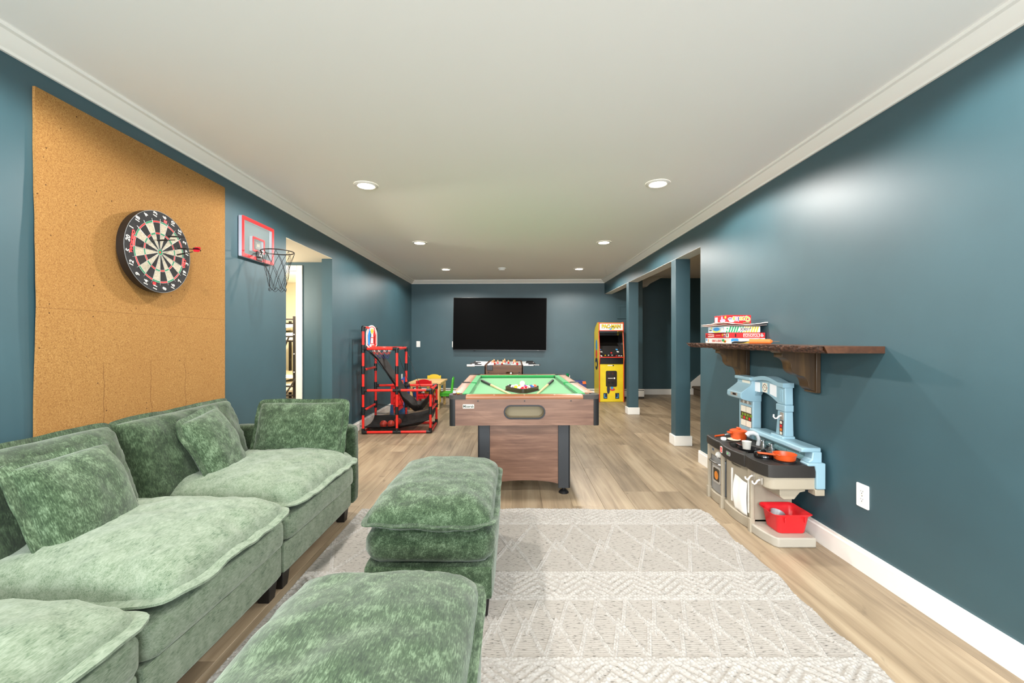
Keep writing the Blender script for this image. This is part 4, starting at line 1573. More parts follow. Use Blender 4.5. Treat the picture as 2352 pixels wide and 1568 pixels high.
fr = [corkpt(i / NU, j / NV, 1) for j in range(NV + 1) for i in range(NU + 1)]
bk = [corkpt(i / NU, j / NV, 0) for j in range(NV + 1) for i in range(NU + 1)]
n_ = (NU + 1) * (NV + 1)
fs = []
for j in range(NV):
    for i in range(NU):
        a = j * (NU + 1) + i
        fs += [(a, a + 1, a + NU + 2, a + NU + 1), (n_ + a, n_ + a + NU + 1, n_ + a + NU + 2, n_ + a + 1)]
bd = [i for i in range(NU + 1)] + [j * (NU + 1) + NU for j in range(1, NV + 1)] + [NV * (NU + 1) + i for i in range(NU - 1, -1, -1)] + [j * (NU + 1) for j in range(NV - 1, 0, -1)]
for q in range(len(bd)):
    a, b_ = bd[q], bd[(q + 1) % len(bd)]
    fs.append((a, n_ + a, n_ + b_, b_))
o = m.add(fr + bk, fs).build('cork_board', corkmat(), None, origin=(XL(cyc) + .008, cyc, 0))
tag(o, 'tall tan cork board panel mounted on the blue wall behind the sofa', 'cork board')

DBY, DBZ = 2.372, 1.719
DT = .040
nrm = Vector((1, .0176, 0)).normalized()
tng = Vector((-.0176, 1, 0)).normalized()
DB = thing('dartboard', 'round bristle dartboard with white numbers hung on the cork board', 'dartboard', M=basis(tng, (0, 0, 1), nrm, (XL(DBY) + .0155 + .026, DBY, DBZ)))
DKF = mat('dartboard_black', (30, 29, 30), rough=.85, grain=.3, gscale=60, bump=.3, bscale=500)
MB().lathe([(.0, .0), (.2235, 0), (.2235, DT - .002), (0, DT - .002)], n=72).build('board', mat('board_side', (22, 16, 12), rough=.5), DB, angle=40)
MB().lathe([(.0, DT - .003), (.2235, DT - .003), (.2235, DT), (0, DT)], n=72).build('board_front', DKF, DB, angle=40)
MB().tube([(.2235 * math.cos(2 * PI * k / 72), .2235 * math.sin(2 * PI * k / 72), DT) for k in range(72)], .0011, 5, closed=True).build('edge_band', mat('worn_band', (120, 124, 126), rough=.5), DB)  # pale ring, the highlight on the rim put into the colour
bx('hanger', BLACKM, (-.03, -.03, -.0255), (.03, .03, .001), DB)
SEG = [mat('sisal_black', (32, 31, 31), rough=.95, grain=.25, gscale=300), mat('sisal_white', (176, 167, 148), rough=.95, grain=.12, gscale=120),
       mat('sisal_red', (206, 44, 44), rough=.9), mat('sisal_green', (30, 128, 86), rough=.9)]
nums = [20, 1, 18, 4, 13, 6, 10, 15, 2, 17, 3, 19, 7, 16, 8, 11, 14, 9, 12, 5]
sg = MB()
ANG = 279.0


def pol(a, r_):
    return (math.sin(R(a)) * r_, math.cos(R(a)) * r_)


for i in range(20):
    a0 = ANG + 18 * i - 9
    for r0, r1, mi in ((.016, .098, 0 if i % 2 == 0 else 1), (.098, .108, 2 if i % 2 == 0 else 3), (.108, .161, 0 if i % 2 == 0 else 1), (.161, .171, 2 if i % 2 == 0 else 3)):
        out = [pol(a0 + 4.5 * k, r1) for k in range(5)]
        inn_ = [pol(a0 + 4.5 * k, r0) for k in range(5)]
        vs = [(x_, y_, DT + .0006) for x_, y_ in out + inn_]
        sg.add(vs, [(k, k + 1, 6 + k, 5 + k) for k in range(4)], mi)
sg.prism(ell(0, 0, .016, .016, 24), 'z', DT, DT + .0006, mi=3)
sg.prism(ell(0, 0, .0065, .0065, 16), 'z', DT, DT + .001, mi=2)
sg.build('scoring_face', SEG, DB)
wr_ = MB()
WIRE = mat('wire_steel', (206, 206, 204), rough=.3, metal=.7)
for i in range(20):
    a = ANG + 18 * i + 9
    wr_.tube([(*pol(a, .016), DT + .0014), (*pol(a, .184), DT + .0014)], .0008, 4)
for r_ in (.016, .0985, .1075, .1615, .1705):
    wr_.tube([(*pol(6 * k, r_), DT + .0014) for k in range(60)], .0008, 4, closed=True)
wr_.build('spider_wire', WIRE, DB)
NW = mat('number_white', (232, 226, 212), rough=.5)
NR = mat('logo_red', (214, 40, 44), rough=.5)
for i, q in enumerate(nums):
    x_, y_ = pol(ANG + 18 * i, .2025)
    text(str(q), .034, NW, DB, Matrix.Translation((x_, y_, DT + .0005)) @ Matrix.Rotation(R(81), 4, 'Z'), name='number', bold=.0006, sx=.9, shear=.15)
x_, y_ = pol(ANG + 1, .1815)
text('WOKEFO', .0225, NR, DB, Matrix.Translation((x_ + .003, y_ - .012, DT + .0006)) @ Matrix.Rotation(R(81), 4, 'Z'), bold=.0012, sx=1.25, shear=.3)
for a, s_, rot in ((12, 'E', 81 - 3), (192, 'E', 81), (104, 'W', 81), (96, '17', 81)):
    x_, y_ = pol(a, .1825)
    text(s_, .025, NR, DB, Matrix.Translation((x_, y_, DT + .0006)) @ Matrix.Rotation(R(rot), 4, 'Z'), bold=.0015, sx=1.2)

DBM = DB.matrix_world.copy() if False else basis(tng, (0, 0, 1), nrm, (XL(DBY) + .0155 + .026, DBY, DBZ))


def dart(x_, y_, dx, dy, flight, lab):
    p = DBM @ Vector((x_, y_, DT))
    d = (DBM.to_3x3() @ Vector((dx, dy, 1))).normalized()
    t = thing('dart', lab, 'dart', p, 0, 'darts in the dartboard')
    MB().cyl(d * -.004, d * .03, .0009, .0011, 8).build('point', CHROME, t)
    MB().cyl(d * .03, d * .078, .0044, .004, 10).build('barrel', mat('dart_barrel', (36, 32, 28), rough=.35, metal=.6), t)
    MB().cyl(d * .078, d * .118, .0024, .0024, 8).build('shaft', BLACK, t)
    if flight:
        f_ = MB()
        a = d.orthogonal().normalized()
        b = d.cross(a)
        for k in range(4):
            e = a * math.cos(k * PI / 2 + .4) + b * math.sin(k * PI / 2 + .4)
            th = d.cross(e) * .0004
            vs = []
            for s_ in (-1, 1):
                vs += [d * .11 + th * s_, d * .12 + e * .016 + th * s_, d * .146 + e * .017 + th * s_, d * .152 + e * .006 + th * s_, d * .148 + th * s_]
            f_.add(vs, [(0, 1, 2, 3, 4), (9, 8, 7, 6, 5)] + [(i, (i + 1) % 5, 5 + (i + 1) % 5, 5 + i) for i in range(5)], k % 2)
        f_.build('flight', [mat('flight_red', (176, 22, 40), rough=.3), mat('flight_black', (24, 20, 22), rough=.3)], t)


dart(.015, .094, .1, -.03, False, 'black dart without flight stuck high on the dartboard')
dart(-.058, .052, .12, .06, False, 'black dart without flight stuck left of the bullseye')
dart(.086, .042, .10, -.04, True, 'dart with a red flight stuck on the far right of the dartboard')
dart(.084, -.004, .05, .22, False, 'black dart angled upwards, lowest of those on the dartboard')

# ---------------------------------------------------------------- mini hoop on the wall
HY0, HY1, HZ0, HZ1 = 3.19, 3.625, 1.858, 2.165
hyc, hzc = (HY0 + HY1) / 2, (HZ0 + HZ1) / 2
HB = thing('mini_basketball_hoop', 'mini basketball hoop with clear backboard and black net on the blue wall', 'basketball hoop', M=basis(tng, (0, 0, 1), nrm, (XL(hyc), hyc, hzc)))
HW, HH = HY1 - HY0, HZ1 - HZ0
FOAM = mat('white_foam', (206, 206, 222), rough=.8)
HRED = mat('hoop_red', (222, 36, 40), rough=.4)
ACR = mat('clear_acrylic', (205, 215, 212), rough=.05, alpha=.13)
MB().prism(rr(0, 0, HW, HH, .008, 3), 'z', .003, .028, [rr(0, 0, HW - .044, HH - .044, .006, 3)]).build('foam_frame', FOAM, HB, bevel=.001)
MB().prism(rr(0, 0, HW, HH, .008, 3), 'z', .0285, .0315, [rr(0, 0, HW - .052, HH - .052, .008, 3)]).build('border', HRED, HB)
MB().prism(rr(0, 0, HW - .01, HH - .01, .008, 3), 'z', .0285 - .0035, .0284).build('backboard', ACR, HB)
MB().prism(rr(0, -.03, .165, .115, .006, 3), 'z', .003, .026, [rr(0, -.03, .135, .085, .004, 3)]).build('foam_square', FOAM, HB, bevel=.001)
MB().prism(rr(0, -.03, .165, .115, .006, 3), 'z', .0286, .0312, [rr(0, -.03, .135, .085, .004, 3)]).build('shooter_square', HRED, HB)
sc = bx('score_counter', mat('counter_grey', (70, 66, 60), rough=.4), (-.035, -.062, .003), (.035, -.005, .024), HB)
text('00', .03, mat('digit_pale', (214, 200, 170)), sc, Matrix.Translation((0, -.032, .0246)))
bx('bracket', BLACKM, (-.04, -HH / 2 + .002, .031), (.04, -HH / 2 + .075, .036), HB)
brk = MB().prism([(-.025, .034), (.025, .034), (.02, .066), (-.02, .066)], 'y', -.085, -.075).box((-.02, -.125, .034), (.02, -.08, .05)).build('bracket', CHROME, HB, bevel=.002)
RX, RZ_ = .165, -.08           # ring centre out from wall, height
RRAD = .118
MB().tube([(RRAD * math.cos(2 * PI * k / 48), RZ_, RX + .012 + RRAD * math.sin(2 * PI * k / 48)) for k in range(48)], .0042, 8, closed=True).build('rim', BLACKM, HB)
MB().box((-.02, RZ_ - .003, .034), (.02, RZ_ + .003, RX - RRAD + .018)).build('rim_arm', BLACKM, HB)
net = MB()
NS = 8
for k in range(NS):
    for s in (-1, 1):
        pts = []
        for j in range(17):
            v = j / 16
            ang = 2 * PI * (k + .5 * (1 if s > 0 else 1)) / NS + s * v * 2 * PI / NS * 1.5
            r_ = RRAD * (1 - .50 * v ** .8 + .03 * math.sin(v * 9 + k))
            pts.append((r_ * math.cos(ang), RZ_ - .006 - .285 * v - (.012 * math.sin(k * 1.7) * v), RX + .012 + r_ * math.sin(ang)))
        net.tube(pts, .0017, 5)
for k in range(NS):
    a0 = 2 * PI * k / NS
    pts = []
    for j in range(9):
        t = j / 8
        ang = a0 + (t - .5) * 2 * PI / NS
        r_ = RRAD * .52
        pts.append((r_ * math.cos(ang), RZ_ - .29 - .024 * math.sin(PI * t), RX + .012 + r_ * math.sin(ang)))
    net.tube(pts, .0017, 5)
o = net.build('net', mat('black_cord', (26, 26, 26), rough=.8), HB)

# ---------------------------------------------------------------- red basketball shooting frame
BF = thing('basketball_frame', 'red tube basketball shooting game with black fabric ramp beside the wall', 'basketball game', (-1.966, 5.535, 0), R(3.0))
TUBE = mat('red_tube', (226, 44, 34), rough=.3)
BW, BD = .433, .60
TR = .0165
Z0, Z1, Z2, Z3, Z4 = .022, .30, .565, 1.105, 1.385


def G(i, j, z):
    return Vector((i * BW, j * BD, z))


segs, joints = [], {}


def bar(a, b):
    segs.append((G(*a), G(*b)))
    for p, q in ((a, b), (b, a)):
        joints.setdefault(tuple(round(c, 3) for c in p), []).append((G(*q) - G(*p)).normalized())


for j in (0, 1):
    for i in (0, 1):
        bar((i, j, Z0), (i + 1, j, Z0))
        bar((i, j, Z2), (i + 1, j, Z2))
    zs0 = [Z0, Z1, Z2, .83, Z3, Z4]
    for a, b in zip(zs0[:-1], zs0[1:]):
        bar((0, j, a), (0, j, b))
    zs1 = [Z0, Z1, Z2, .83, Z3]
    for a, b in zip(zs1[:-1], zs1[1:]):
        bar((1, j, a), (1, j, b))
    for a, b in ((Z0, Z1), (Z1, Z2)):
        bar((2, j, a), (2, j, b))
    bar((0, j, Z3), (1, j, Z3))
for a in ((0, Z0), (0, Z1), (0, .83), (0, Z3), (0, Z4), (1, Z3), (2, Z0), (2, Z1), (2, Z2)):
    bar((a[0], 0, a[1]), (a[0], 1, a[1]))
for a, b in segs:
    MB().cyl(a, b, TR, n=14).build('tube', TUBE, BF)
for key, dirs in joints.items():
    p = G(*key)
    m = MB().ball(p, TR + .006, 12, 8)
    for d in dirs:
        m.cyl(p, p + d * .052, TR + .005, n=12)
    m.build('joint', BLACK, BF)
FAB = mat('black_fabric', (24, 21, 18), rough=.7, sheen=0, grain=.2, gscale=30, bump=.2, bscale=60)
MESHF = mat('black_mesh_fabric', (20, 19, 19), rough=.8, alpha=.86)
MESHT = mat('thin_mesh_fabric', (26, 25, 24), rough=.8, alpha=.28)


def ramp_pt(u, v):
    # v along the ramp from the top by the backboard down to the front lip, u across
    K = [(.03, 1.10), (.34, .98), (.62, .78), (.90, .60), (1.12, .42), (1.42, .31), (1.66, .33), (1.86, .44), (1.98, .53)]
    s = v * (len(K) - 1)
    k = min(int(s), len(K) - 2)
    f_ = s - k
    x_, z_ = K[k][0] * (1 - f_) + K[k + 1][0] * f_, K[k][1] * (1 - f_) + K[k + 1][1] * f_
    wd = .34 - .05 * math.sin(PI * v)
    y_ = .5 + (u - .5) * 2 * wd
    z_ -= .10 * (1 - (2 * u - 1) ** 2) * (.5 + .7 * math.sin(PI * v))
    z_ += .012 * nse(x_ * 9, y_ * 9, 4)
    return Vector((x_ * BW, y_ * BD, z_ + .05 * math.sin(PI * v)))


MB().sheet(ramp_pt, 14, 36).build('ball_ramp', FAB, BF, solid=.003, angle=80)


def catch_pt(u, v):
    x_ = -.02 + 2.0 * u
    y_ = .04 + .92 * v
    sag = (1 - (2 * u - 1) ** 4) * (1 - (2 * v - 1) ** 4)
    z_ = .062 + .10 * u ** 3 + .08 * max(0, 2 * v - 1) ** 3 + .022 * max(0, 1 - 2 * v) ** 3 - .034 * sag + .012 * nse(u * 7, v * 5, 2)
    return Vector((x_ * BW, y_ * BD, z_))


MB().sheet(catch_pt, 30, 16).build('catch_net', MESHF, BF, solid=.002, angle=80)
for j in (0, 1):
    MB().sheet(lambda u, v: Vector((u * 2 * BW, j * BD + (.01 if j == 0 else -.01), .10 + v * (.22 - .05 * math.sin(PI * u)) + .08 * u ** 3 * (1 - v))), 16, 4).build('side_net', MESHT, BF, angle=80)
st_ = MB()
for a, b in ((G(1, 0, Z3 - .02), G(1.62, .1, .33)), (G(1, 1, Z3 - .02), G(1.7, .9, .34)), (G(.1, .1, 1.08), G(1.0, .05, .66)), (G(0, 0, .30), G(1, .02, .27)), (G(1, .02, .27), G(2, .0, .34)), (G(0, 1, .30), G(1, 1, .28)), (G(1, 1, .28), G(2, 1, .32)),
             (G(-.08, -.02, .11), G(.2, .3, .09)), (G(2, 0, .28), G(1.9, .2, .18)), (G(2, .95, .33), G(2.12, .8, .31)), (G(1.05, .1, .5), G(1.2, .2, .28))):
    mid = (a + b) / 2 - Vector((0, 0, .02))
    st_.tube([a, a * .6 + mid * .4 - Vector((0, 0, .006)), mid, b * .6 + mid * .4 - Vector((0, 0, .006)), b], .0035, 5)
st_.build('cord', BLACK, BF)
# backboard with an abstract print, orange rim and net
bz0, bz1 = 1.115, 1.415
arch = [(.5 * BD - .135, bz0 + .03), (.5 * BD - .05, bz0 - .02), (.5 * BD + .05, bz0 - .02), (.5 * BD + .135, bz0 + .03), (.5 * BD + .135, bz0 + .17)] + [(.5 * BD + .135 * math.cos(R(12 * k)), bz0 + .17 + .135 * math.sin(R(12 * k))) for k in range(1, 15)] + [(.5 * BD - .135, bz0 + .17)]
yc_, zc_ = .5 * BD, (bz0 + bz1) / 2
sca = lambda f_: [(yc_ + (a - yc_) * f_, zc_ + (b - zc_) * f_) for a, b in arch]
BBM = Matrix.Translation((.02, yc_, 0)) @ Matrix.Rotation(R(-15), 4, 'Z') @ Matrix.Translation((-.02, -yc_, 0))
bb = MB().prism(arch, 'x', .022, .032, M=BBM).build('backboard', WHT, BF)
pr = MB()
pr.prism(sca(.90), 'x', .0315, .0328, [sca(.83)], M=BBM, mi=0)
pr.prism([p for p in sca(.80)], 'x', .0315, .0324, M=BBM, mi=3)
pr.prism([(yc_ - .10, zc_ - .12), (yc_ - .055, zc_ - .12), (yc_ - .03, zc_ + .05), (yc_ - .06, zc_ + .12), (yc_ - .105, zc_ + .02)], 'x', .032, .0330, M=BBM, mi=1)
pr.prism([(yc_ + .10, zc_ - .12), (yc_ + .045, zc_ - .12), (yc_ + .03, zc_ + .02), (yc_ + .05, zc_ + .13), (yc_ + .105, zc_ + .02)], 'x', .032, .0330, M=BBM, mi=0)
pr.prism([(yc_ + (.05 if k % 2 == 0 else .028) * math.cos(R(30 * k)), zc_ + .075 + (.05 if k % 2 == 0 else .028) * math.sin(R(30 * k))) for k in range(12)], 'x', .033, .0336, M=BBM, mi=2)
pr.prism([(yc_ - .045, zc_ - .10), (yc_ - .03, zc_ - .10), (yc_ - .02, zc_ + .03), (yc_ - .04, zc_ + .05)], 'x', .033, .0335, M=BBM, mi=4)
pr.prism([(yc_ + .075, zc_ - .10), (yc_ + .06, zc_ - .10), (yc_ + .05, zc_ + .0), (yc_ + .065, zc_ + .02)], 'x', .033, .0335, M=BBM, mi=4)
pr.prism(rr(yc_, zc_ - .055, .075, .095, .003, 2), 'x', .0334, .0340, [rr(yc_, zc_ - .055, .055, .075, .003, 2)], M=BBM, mi=0)
pr.build('board_print', [mat('print_red', (214, 44, 44)), mat('print_blue', (40, 130, 204)), mat('print_gold', (238, 184, 60)), mat('print_white', (236, 236, 232)), INK], bb)
ORG = mat('orange_rim', (232, 62, 44), rough=.35)
cxr, czr, rr_ = .165, bz0 + .004, .135
MB().tube([(cxr + rr_ * math.cos(2 * PI * k / 36), yc_ + rr_ * math.sin(2 * PI * k / 36), czr) for k in range(36)], .008, 8, closed=True).build('rim', ORG, BF)
MB().box((.032, yc_ - .035, czr - .012), (.075, yc_ + .035, czr + .03)).build('rim_bracket', ORG, BF, bevel=.006)
nt_ = MB()
for k in range(10):
    for s in (-1, 1):
        pts = []
        for j in range(9):
            v = j / 8
            a = 2 * PI * (k + s * v * 1.5) / 10
            r2 = rr_ * (1 - .4 * v)
            pts.append((cxr + r2 * math.cos(a), yc_ + r2 * math.sin(a), czr - .004 - .15 * v))
        nt_.tube(pts[:4], .003, 4, mi=0)
        nt_.tube(pts[3:6], .003, 4, mi=1)
        nt_.tube(pts[5:], .003, 4, mi=2)
nt_.build('net', [WHT, mat('net_red', (200, 60, 50)), mat('net_navy', (50, 52, 100))], BF)
bpy.context.view_layer.update()
BFM = BF.matrix_world.copy()
for k, (x_, y_, lab) in enumerate(((.50, .30, 'orange red ball on the left in the black catch net'), (.86, .56, 'orange red ball on top of the pile in the black catch net'), (.74, .26, 'orange red ball half sunk in the black catch net'))):
    p = BFM @ Vector((x_ * BW, y_ * BD, catch_pt(x_ / 2, y_).z + .058))
    t = thing('toy_basketball', lab, 'ball', p, k, 'toy balls in the catch net')
    MB().ball((0, 0, 0), .05, 24, 16).build('ball_skin', mat('orange_rubber', (196, 54, 34), rough=.45, bump=.2, bscale=500), t)
    sm = MB()
    for ax in range(3):
        sm.tube([[(.0499 * math.cos(2 * PI * q / 32), .0499 * math.sin(2 * PI * q / 32), 0), (0, .0499 * math.cos(2 * PI * q / 32), .0499 * math.sin(2 * PI * q / 32)), (.0499 * math.cos(2 * PI * q / 32), 0, .0499 * math.sin(2 * PI * q / 32))][ax] for q in range(32)], .001, 4, closed=True)
    sm.build('seam', BLACK, t)

# ---------------------------------------------------------------- children's table and chairs
PINE = wood('pine', (206, 166, 104), (226, 190, 128), (238, 206, 150), axis=0, scale=.8, rough=.45)
KT = thing('kids_table', 'small square pine table with four coloured chairs round it', 'table', (-1.565, 7.76, 0), R(-1))
MB().prism(rr(0, 0, .57, .70, .008, 3), 'z', .448, .475).build('tabletop', PINE, KT, bevel=.004)
for sx in (-1, 1):
    for sy in (-1, 1):
        bx('leg', PINE, (sx * .235 - .022, sy * .30 - .022, 0), (sx * .235 + .022, sy * .30 + .022, .448), KT)
for sy in (-1, 1):
    bx('apron', PINE, (-.213, sy * .30 - .008, .39), (.213, sy * .30 + .008, .447), KT)
    bx('apron', PINE, (sy * .235 - .008, -.278, .39), (sy * .235 + .008, .278, .447), KT)


def kid_chair(label, loc, rz, rgb, nm):
    # seat faces local +y; the back stands at local -y
    t = thing('kids_chair', label, 'chair', loc, rz, "children's chairs")
    m_ = mat(nm, rgb, rough=.35)
    MB().prism(rr(0, .01, .27, .27, .02, 4), 'z', .245, .268).build('seat', m_, t, bevel=.005)
    bx('apron', m_, (-.115, -.10, .2), (.115, .12, .246), t)
    for sx in (-1, 1):
        bx('leg', m_, (sx * .118 - .015, .105, 0), (sx * .118 + .015, .135, .245), t, bevel=.004)
        MB().prism([(-.128, 0), (-.098, 0), (-.105, .26), (-.135, .515), (-.165, .515), (-.135, .26)], 'x', sx * .118 - .015, sx * .118 + .015).build('leg', m_, t, bevel=.004)
    top = [(-.104, .435), (.104, .435), (.104, .50)] + [(.104 * math.cos(PI * k / 10), .50 + .04 * math.sin(PI * k / 10)) for k in range(1, 10)] + [(-.104, .50)]
    M = Matrix.Translation((0, -.143, 0)) @ Matrix.Translation((0, 0, .47)) @ Matrix.Rotation(R(6.5), 4, 'X') @ Matrix.Translation((0, 0, -.47))
    MB().prism(top, 'y', -.008, .008, M=M).build('backrest', m_, t, bevel=.003)
    return t


kid_chair('red wooden child chair with its back to the room', (-1.555, 7.33 + .13, 0), R(0), (206, 22, 30), 'red_chair_paint')
kid_chair('yellow wooden child chair on the far side of the small table', (-1.575, 8.21, 0), R(180), (226, 190, 30), 'yellow_chair_paint')
kid_chair('bright green wooden child chair beside the pool table', (-1.27, 7.78, 0), R(94), (58, 176, 16), 'green_chair_paint')
kid_chair('blue wooden child chair between the wall and the small table', (-1.865, 7.78, 0), R(-94), (34, 88, 168), 'blue_chair_paint')

# giant four in a row board behind the red frame
FR = thing('four_in_row_game', 'red perforated drop game board on blue legs behind the red tube frame', 'game', (-1.83, 6.66, 0), R(2))
holes = [ell(-.27 + .09 * k, .17 + .085 * j, .030, .030, 12) for k in range(7) for j in range(5)]
MB().prism([(-.33, .11), (.33, .11), (.33, .56), (-.33, .56)], 'x', -.02, .02, [[(a, b) for a, b in h] for h in holes]).build('grid_board', mat('game_red', (214, 26, 32), rough=.3), FR)
BLP = mat('game_blue', (52, 104, 160), rough=.35)
for s in (-1, 1):
    yy = s * .345
    MB().prism([(-.09, 0), (.09, 0), (.09, .05), (.06, .085), (.028, .10), (.020, .19), (.014, .26), (-.014, .26), (-.020, .19), (-.028, .10), (-.06, .085), (-.09, .05)], 'y', yy - .015, yy + .015).build('leg', BLP, FR, bevel=.004)

# small stand with a shiny green ball and a blue bin beyond the pool table
GS = thing('ball_stand', 'small white four post stand holding a glossy green ball', 'stand', (.927, 7.5, 0))
for sx in (-1, 1):
    for sy in (-1, 1):
        MB().cyl((sx * .034, sy * .034, 0), (sx * .034, sy * .034, .595), .006, n=10).build('post', WHT, GS)
bx('shelf', WHT, (-.04, -.04, .54), (.04, .04, .552), GS)
o = MB().ball((0, 0, 0), .038, 24, 16).build('glass_ball', mat('glossy_green', (10, 110, 66), rough=.06), None, angle=180)
o.location = (.925, 7.5, .553 + .037)
tag(o, 'glossy dark green ball resting on the small white stand', 'ball')
BB = thing('toy_bin', 'dark blue tapered toy bin with an orange corner patch, beyond the pool table', 'bin', (1.27, 8.35, 0))
NAVY = mat('navy_fabric', (58, 70, 132), rough=.7, grain=.15, gscale=40)
m = MB()
lo_, hi_ = [(-.15, -.15), (.15, -.15), (.15, .15), (-.15, .15)], [(-.10, -.10), (.10, -.10), (.10, .10), (-.10, .10)]
m.add([(a, b, 0) for a, b in lo_] + [(a, b, .40) for a, b in hi_], [(0, 1, 5, 4), (1, 2, 6, 5), (2, 3, 7, 6), (3, 0, 4, 7), (3, 2, 1, 0), (4, 5, 6, 7)])
m.build('body', NAVY, BB, bevel=.012)
bx('lid', NAVY, (-.105, -.105, .398), (.105, .105, .412), BB, bevel=.005)
MB().prism([(.045, .362), (.112, .362), (.104, .413), (.038, .413)], 'y', -.118, -.106).build('corner_patch', mat('orange_patch', (236, 112, 40), rough=.6), BB)

# ---------------------------------------------------------------- bunk bed beyond the doorway
BK = thing('bunk_bed', 'dark metal bunk bed in the bedroom seen through the doorway', 'bunk bed', (-3.95, 7.55, 0))
X0, X1, Y0_, Y1_ = -.52, .55, -.95, .95
for px_ in (X0, X1):
    for py_ in (Y0_, Y1_):
        bx('post', BLACKM, (px_ - .022, py_ - .022, 0), (px_ + .022, py_ + .022, 1.585), BK, bevel=.004)
for z_ in (.36, .50, 1.20, 1.27, 1.535):
    for py_ in (Y0_, Y1_):
        MB().cyl((X0, py_, z_), (X1, py_, z_), .014, n=8).build('rail', BLACKM, BK)
    for px_ in (X0, X1):
        MB().cyl((px_, Y0_, z_), (px_, Y1_, z_), .014, n=8).build('rail', BLACKM, BK)
DUV = mat('white_duvet', (226, 218, 198), rough=.9, grain=.05, gscale=14)
for z_, lab in ((.50, 0), (1.285, 1)):
    bx('mattress', DUV, (X0 + .03, Y0_ + .04, z_ - .1), (X1 - .03, Y1_ - .04, z_ + .05), BK, bevel=.04, seg=3)
for z_, lab in ((.625, 'white quilt heaped on the lower bunk'), (1.41, 'white quilt heaped on the upper bunk')):
    o = cushion(1.0, 1.0, .11, flange=.01, seed=int(z_ * 9), wr=.02, lump=.03, n=24).build('quilt', DUV, None, angle=80)
    o.location = (-3.95, 7.12, z_)
    tag(o, lab, 'quilt')
ld = MB()
LD = MB().tube([(X1 - .30, Y0_ - .22, 0), (X1 + .03, Y0_ - .03, .62)], .013, 8).build('ladder', BLACKM, BK)
MB().tube([(X1 - .33, Y0_ - .06, .62), (X1 - .07, Y0_ - .03, 1.28)], .013, 8).build('ladder', BLACKM, BK)
for q in (.15, .32):
    MB().tube([(X1 - .30 + q * .53, Y0_ - .22 + q * .3, q), (X1 + .1, Y0_ - .22 + q * .3, q + .01)], .010, 8).build('rung', BLACKM, LD)
for z_ in (.42, .7, 1.0):
    MB().ball((X1 + .0, Y0_ - .024, z_ + .3), .008, 8, 6).build('bolt_cap', WHT, BK)
# ---------------------------------------------------------------- live edge shelf and corbels
SHW = wood('dark_walnut', (52, 30, 18), (78, 48, 30), (104, 68, 42), axis=1, scale=.8, rough=.4, bump=.1)
BARK = mat('bark', (66, 42, 29), rough=.9, grain=.7, gscale=95, bump=1.0, bscale=140, stretch=(1, .45, 1))
SH = thing('wall_shelf', 'dark live edge wooden shelf with a bark edge on the blue wall', 'shelf', (XR, 3.0, 1.165))
SY0, SY1, SZ0, SZ1 = 2.142, 3.885, 1.165, 1.2
NS_ = 90


def fx(y):
    u = (y - SY0) / (SY1 - SY0)
    return 1.556 + .008 * math.sin(u * 9) + .006 * nse(y * 9, 1.0) - .012 * math.exp(-((u - .45) / .03) ** 2) * 0


top = [(XR - .0005, SY0)] + [(fx(SY0 + (SY1 - SY0) * k / NS_), SY0 + (SY1 - SY0) * k / NS_) for k in range(NS_ + 1)] + [(XR - .0005, SY1 - .02)]
vs, fs = [], []
n = len(top)
for a, b in top:
    vs.append((a, b, SZ1))
for a, b in top:
    o_ = .018 if a < XR - .01 else 0
    tip = .10 * max(0, (b - 3.78) / .11) if a < XR - .01 else 0
    vs.append((a + o_, b - tip, SZ0))
fs = [tuple(range(n)), tuple(range(2 * n - 1, n - 1, -1))] + [(i, (i + 1) % n, n + (i + 1) % n, n + i) for i in range(n)]
MB().add(vs, fs).build('board', SHW, SH, world=True)


def bark_pt(u, v):
    y = SY0 + .003 + (SY1 - SY0 - .012) * u
    d = .006 * nse(y * 26, v * 2.2, 1) + .005 * nse(y * 70, v * 5, 5) + .004 * math.sin(v * PI)
    tip = .10 * max(0, (y - 3.78) / .11) * v
    return (fx(y) + .018 * v - .003 - max(-.0015, 1.5 * d + .002), y - tip, SZ1 + .0005 - (SZ1 - SZ0 + .002 + .005 * nse(y * 14, 9)) * v)


MB().sheet(bark_pt, 320, 8).build('bark_edge', BARK, SH, world=True, angle=50)
CORB = wood('corbel_wood', (36, 25, 13), (66, 47, 25), (100, 75, 42), axis=2, scale=.8, rough=.45)


def corbel(y0, lab):
    t = thing('shelf_corbel', lab, 'bracket', (XR, y0 + .045, SZ0))
    w_ = .212
    P_ = [(XR - .03, 0), (XR - .03 - w_ + .012, 0), (XR - .03 - w_ + .012, -.028)]
    for k in range(1, 9):
        a = PI / 2 * k / 8
        P_.append((XR - .03 - w_ + .012 + .055 * math.sin(a) * 1.0, -.028 - .052 * (1 - math.cos(a))))
    for k in range(1, 9):
        a = PI / 2 * k / 8
        P_.append((XR - .03 - w_ + .067 + .07 * (1 - math.cos(a)), -.08 - .06 * math.sin(a)))
    for k in range(1, 7):
        a = PI / 2 * k / 6
        P_.append((XR - .03 - w_ + .137 + .036 * math.sin(a), -.14 - .052 * (1 - math.cos(a)) - .012 * k / 6))
    P_ += [(XR - .052, -.225), (XR - .03, -.232)]
    MB().prism([(a, SZ0 - .014 + b) for a, b in P_], 'y', y0, y0 + .085).build('scroll', CORB, t, world=True, bevel=.003)
    bx('back_plate', CORB, (XR - .031, y0 - .012, SZ0 - .258), (XR - .001, y0 + .097, SZ0 - .002), t, world=True, bevel=.004)
    MB().prism([(XR - .03 - w_ - .012, SZ0 - .001), (XR - .03, SZ0 - .001), (XR - .03, SZ0 - .015), (XR - .03 - w_ + .004, SZ0 - .015)], 'y', y0 - .008, y0 + .093).build('cap', CORB, t, world=True, bevel=.002)


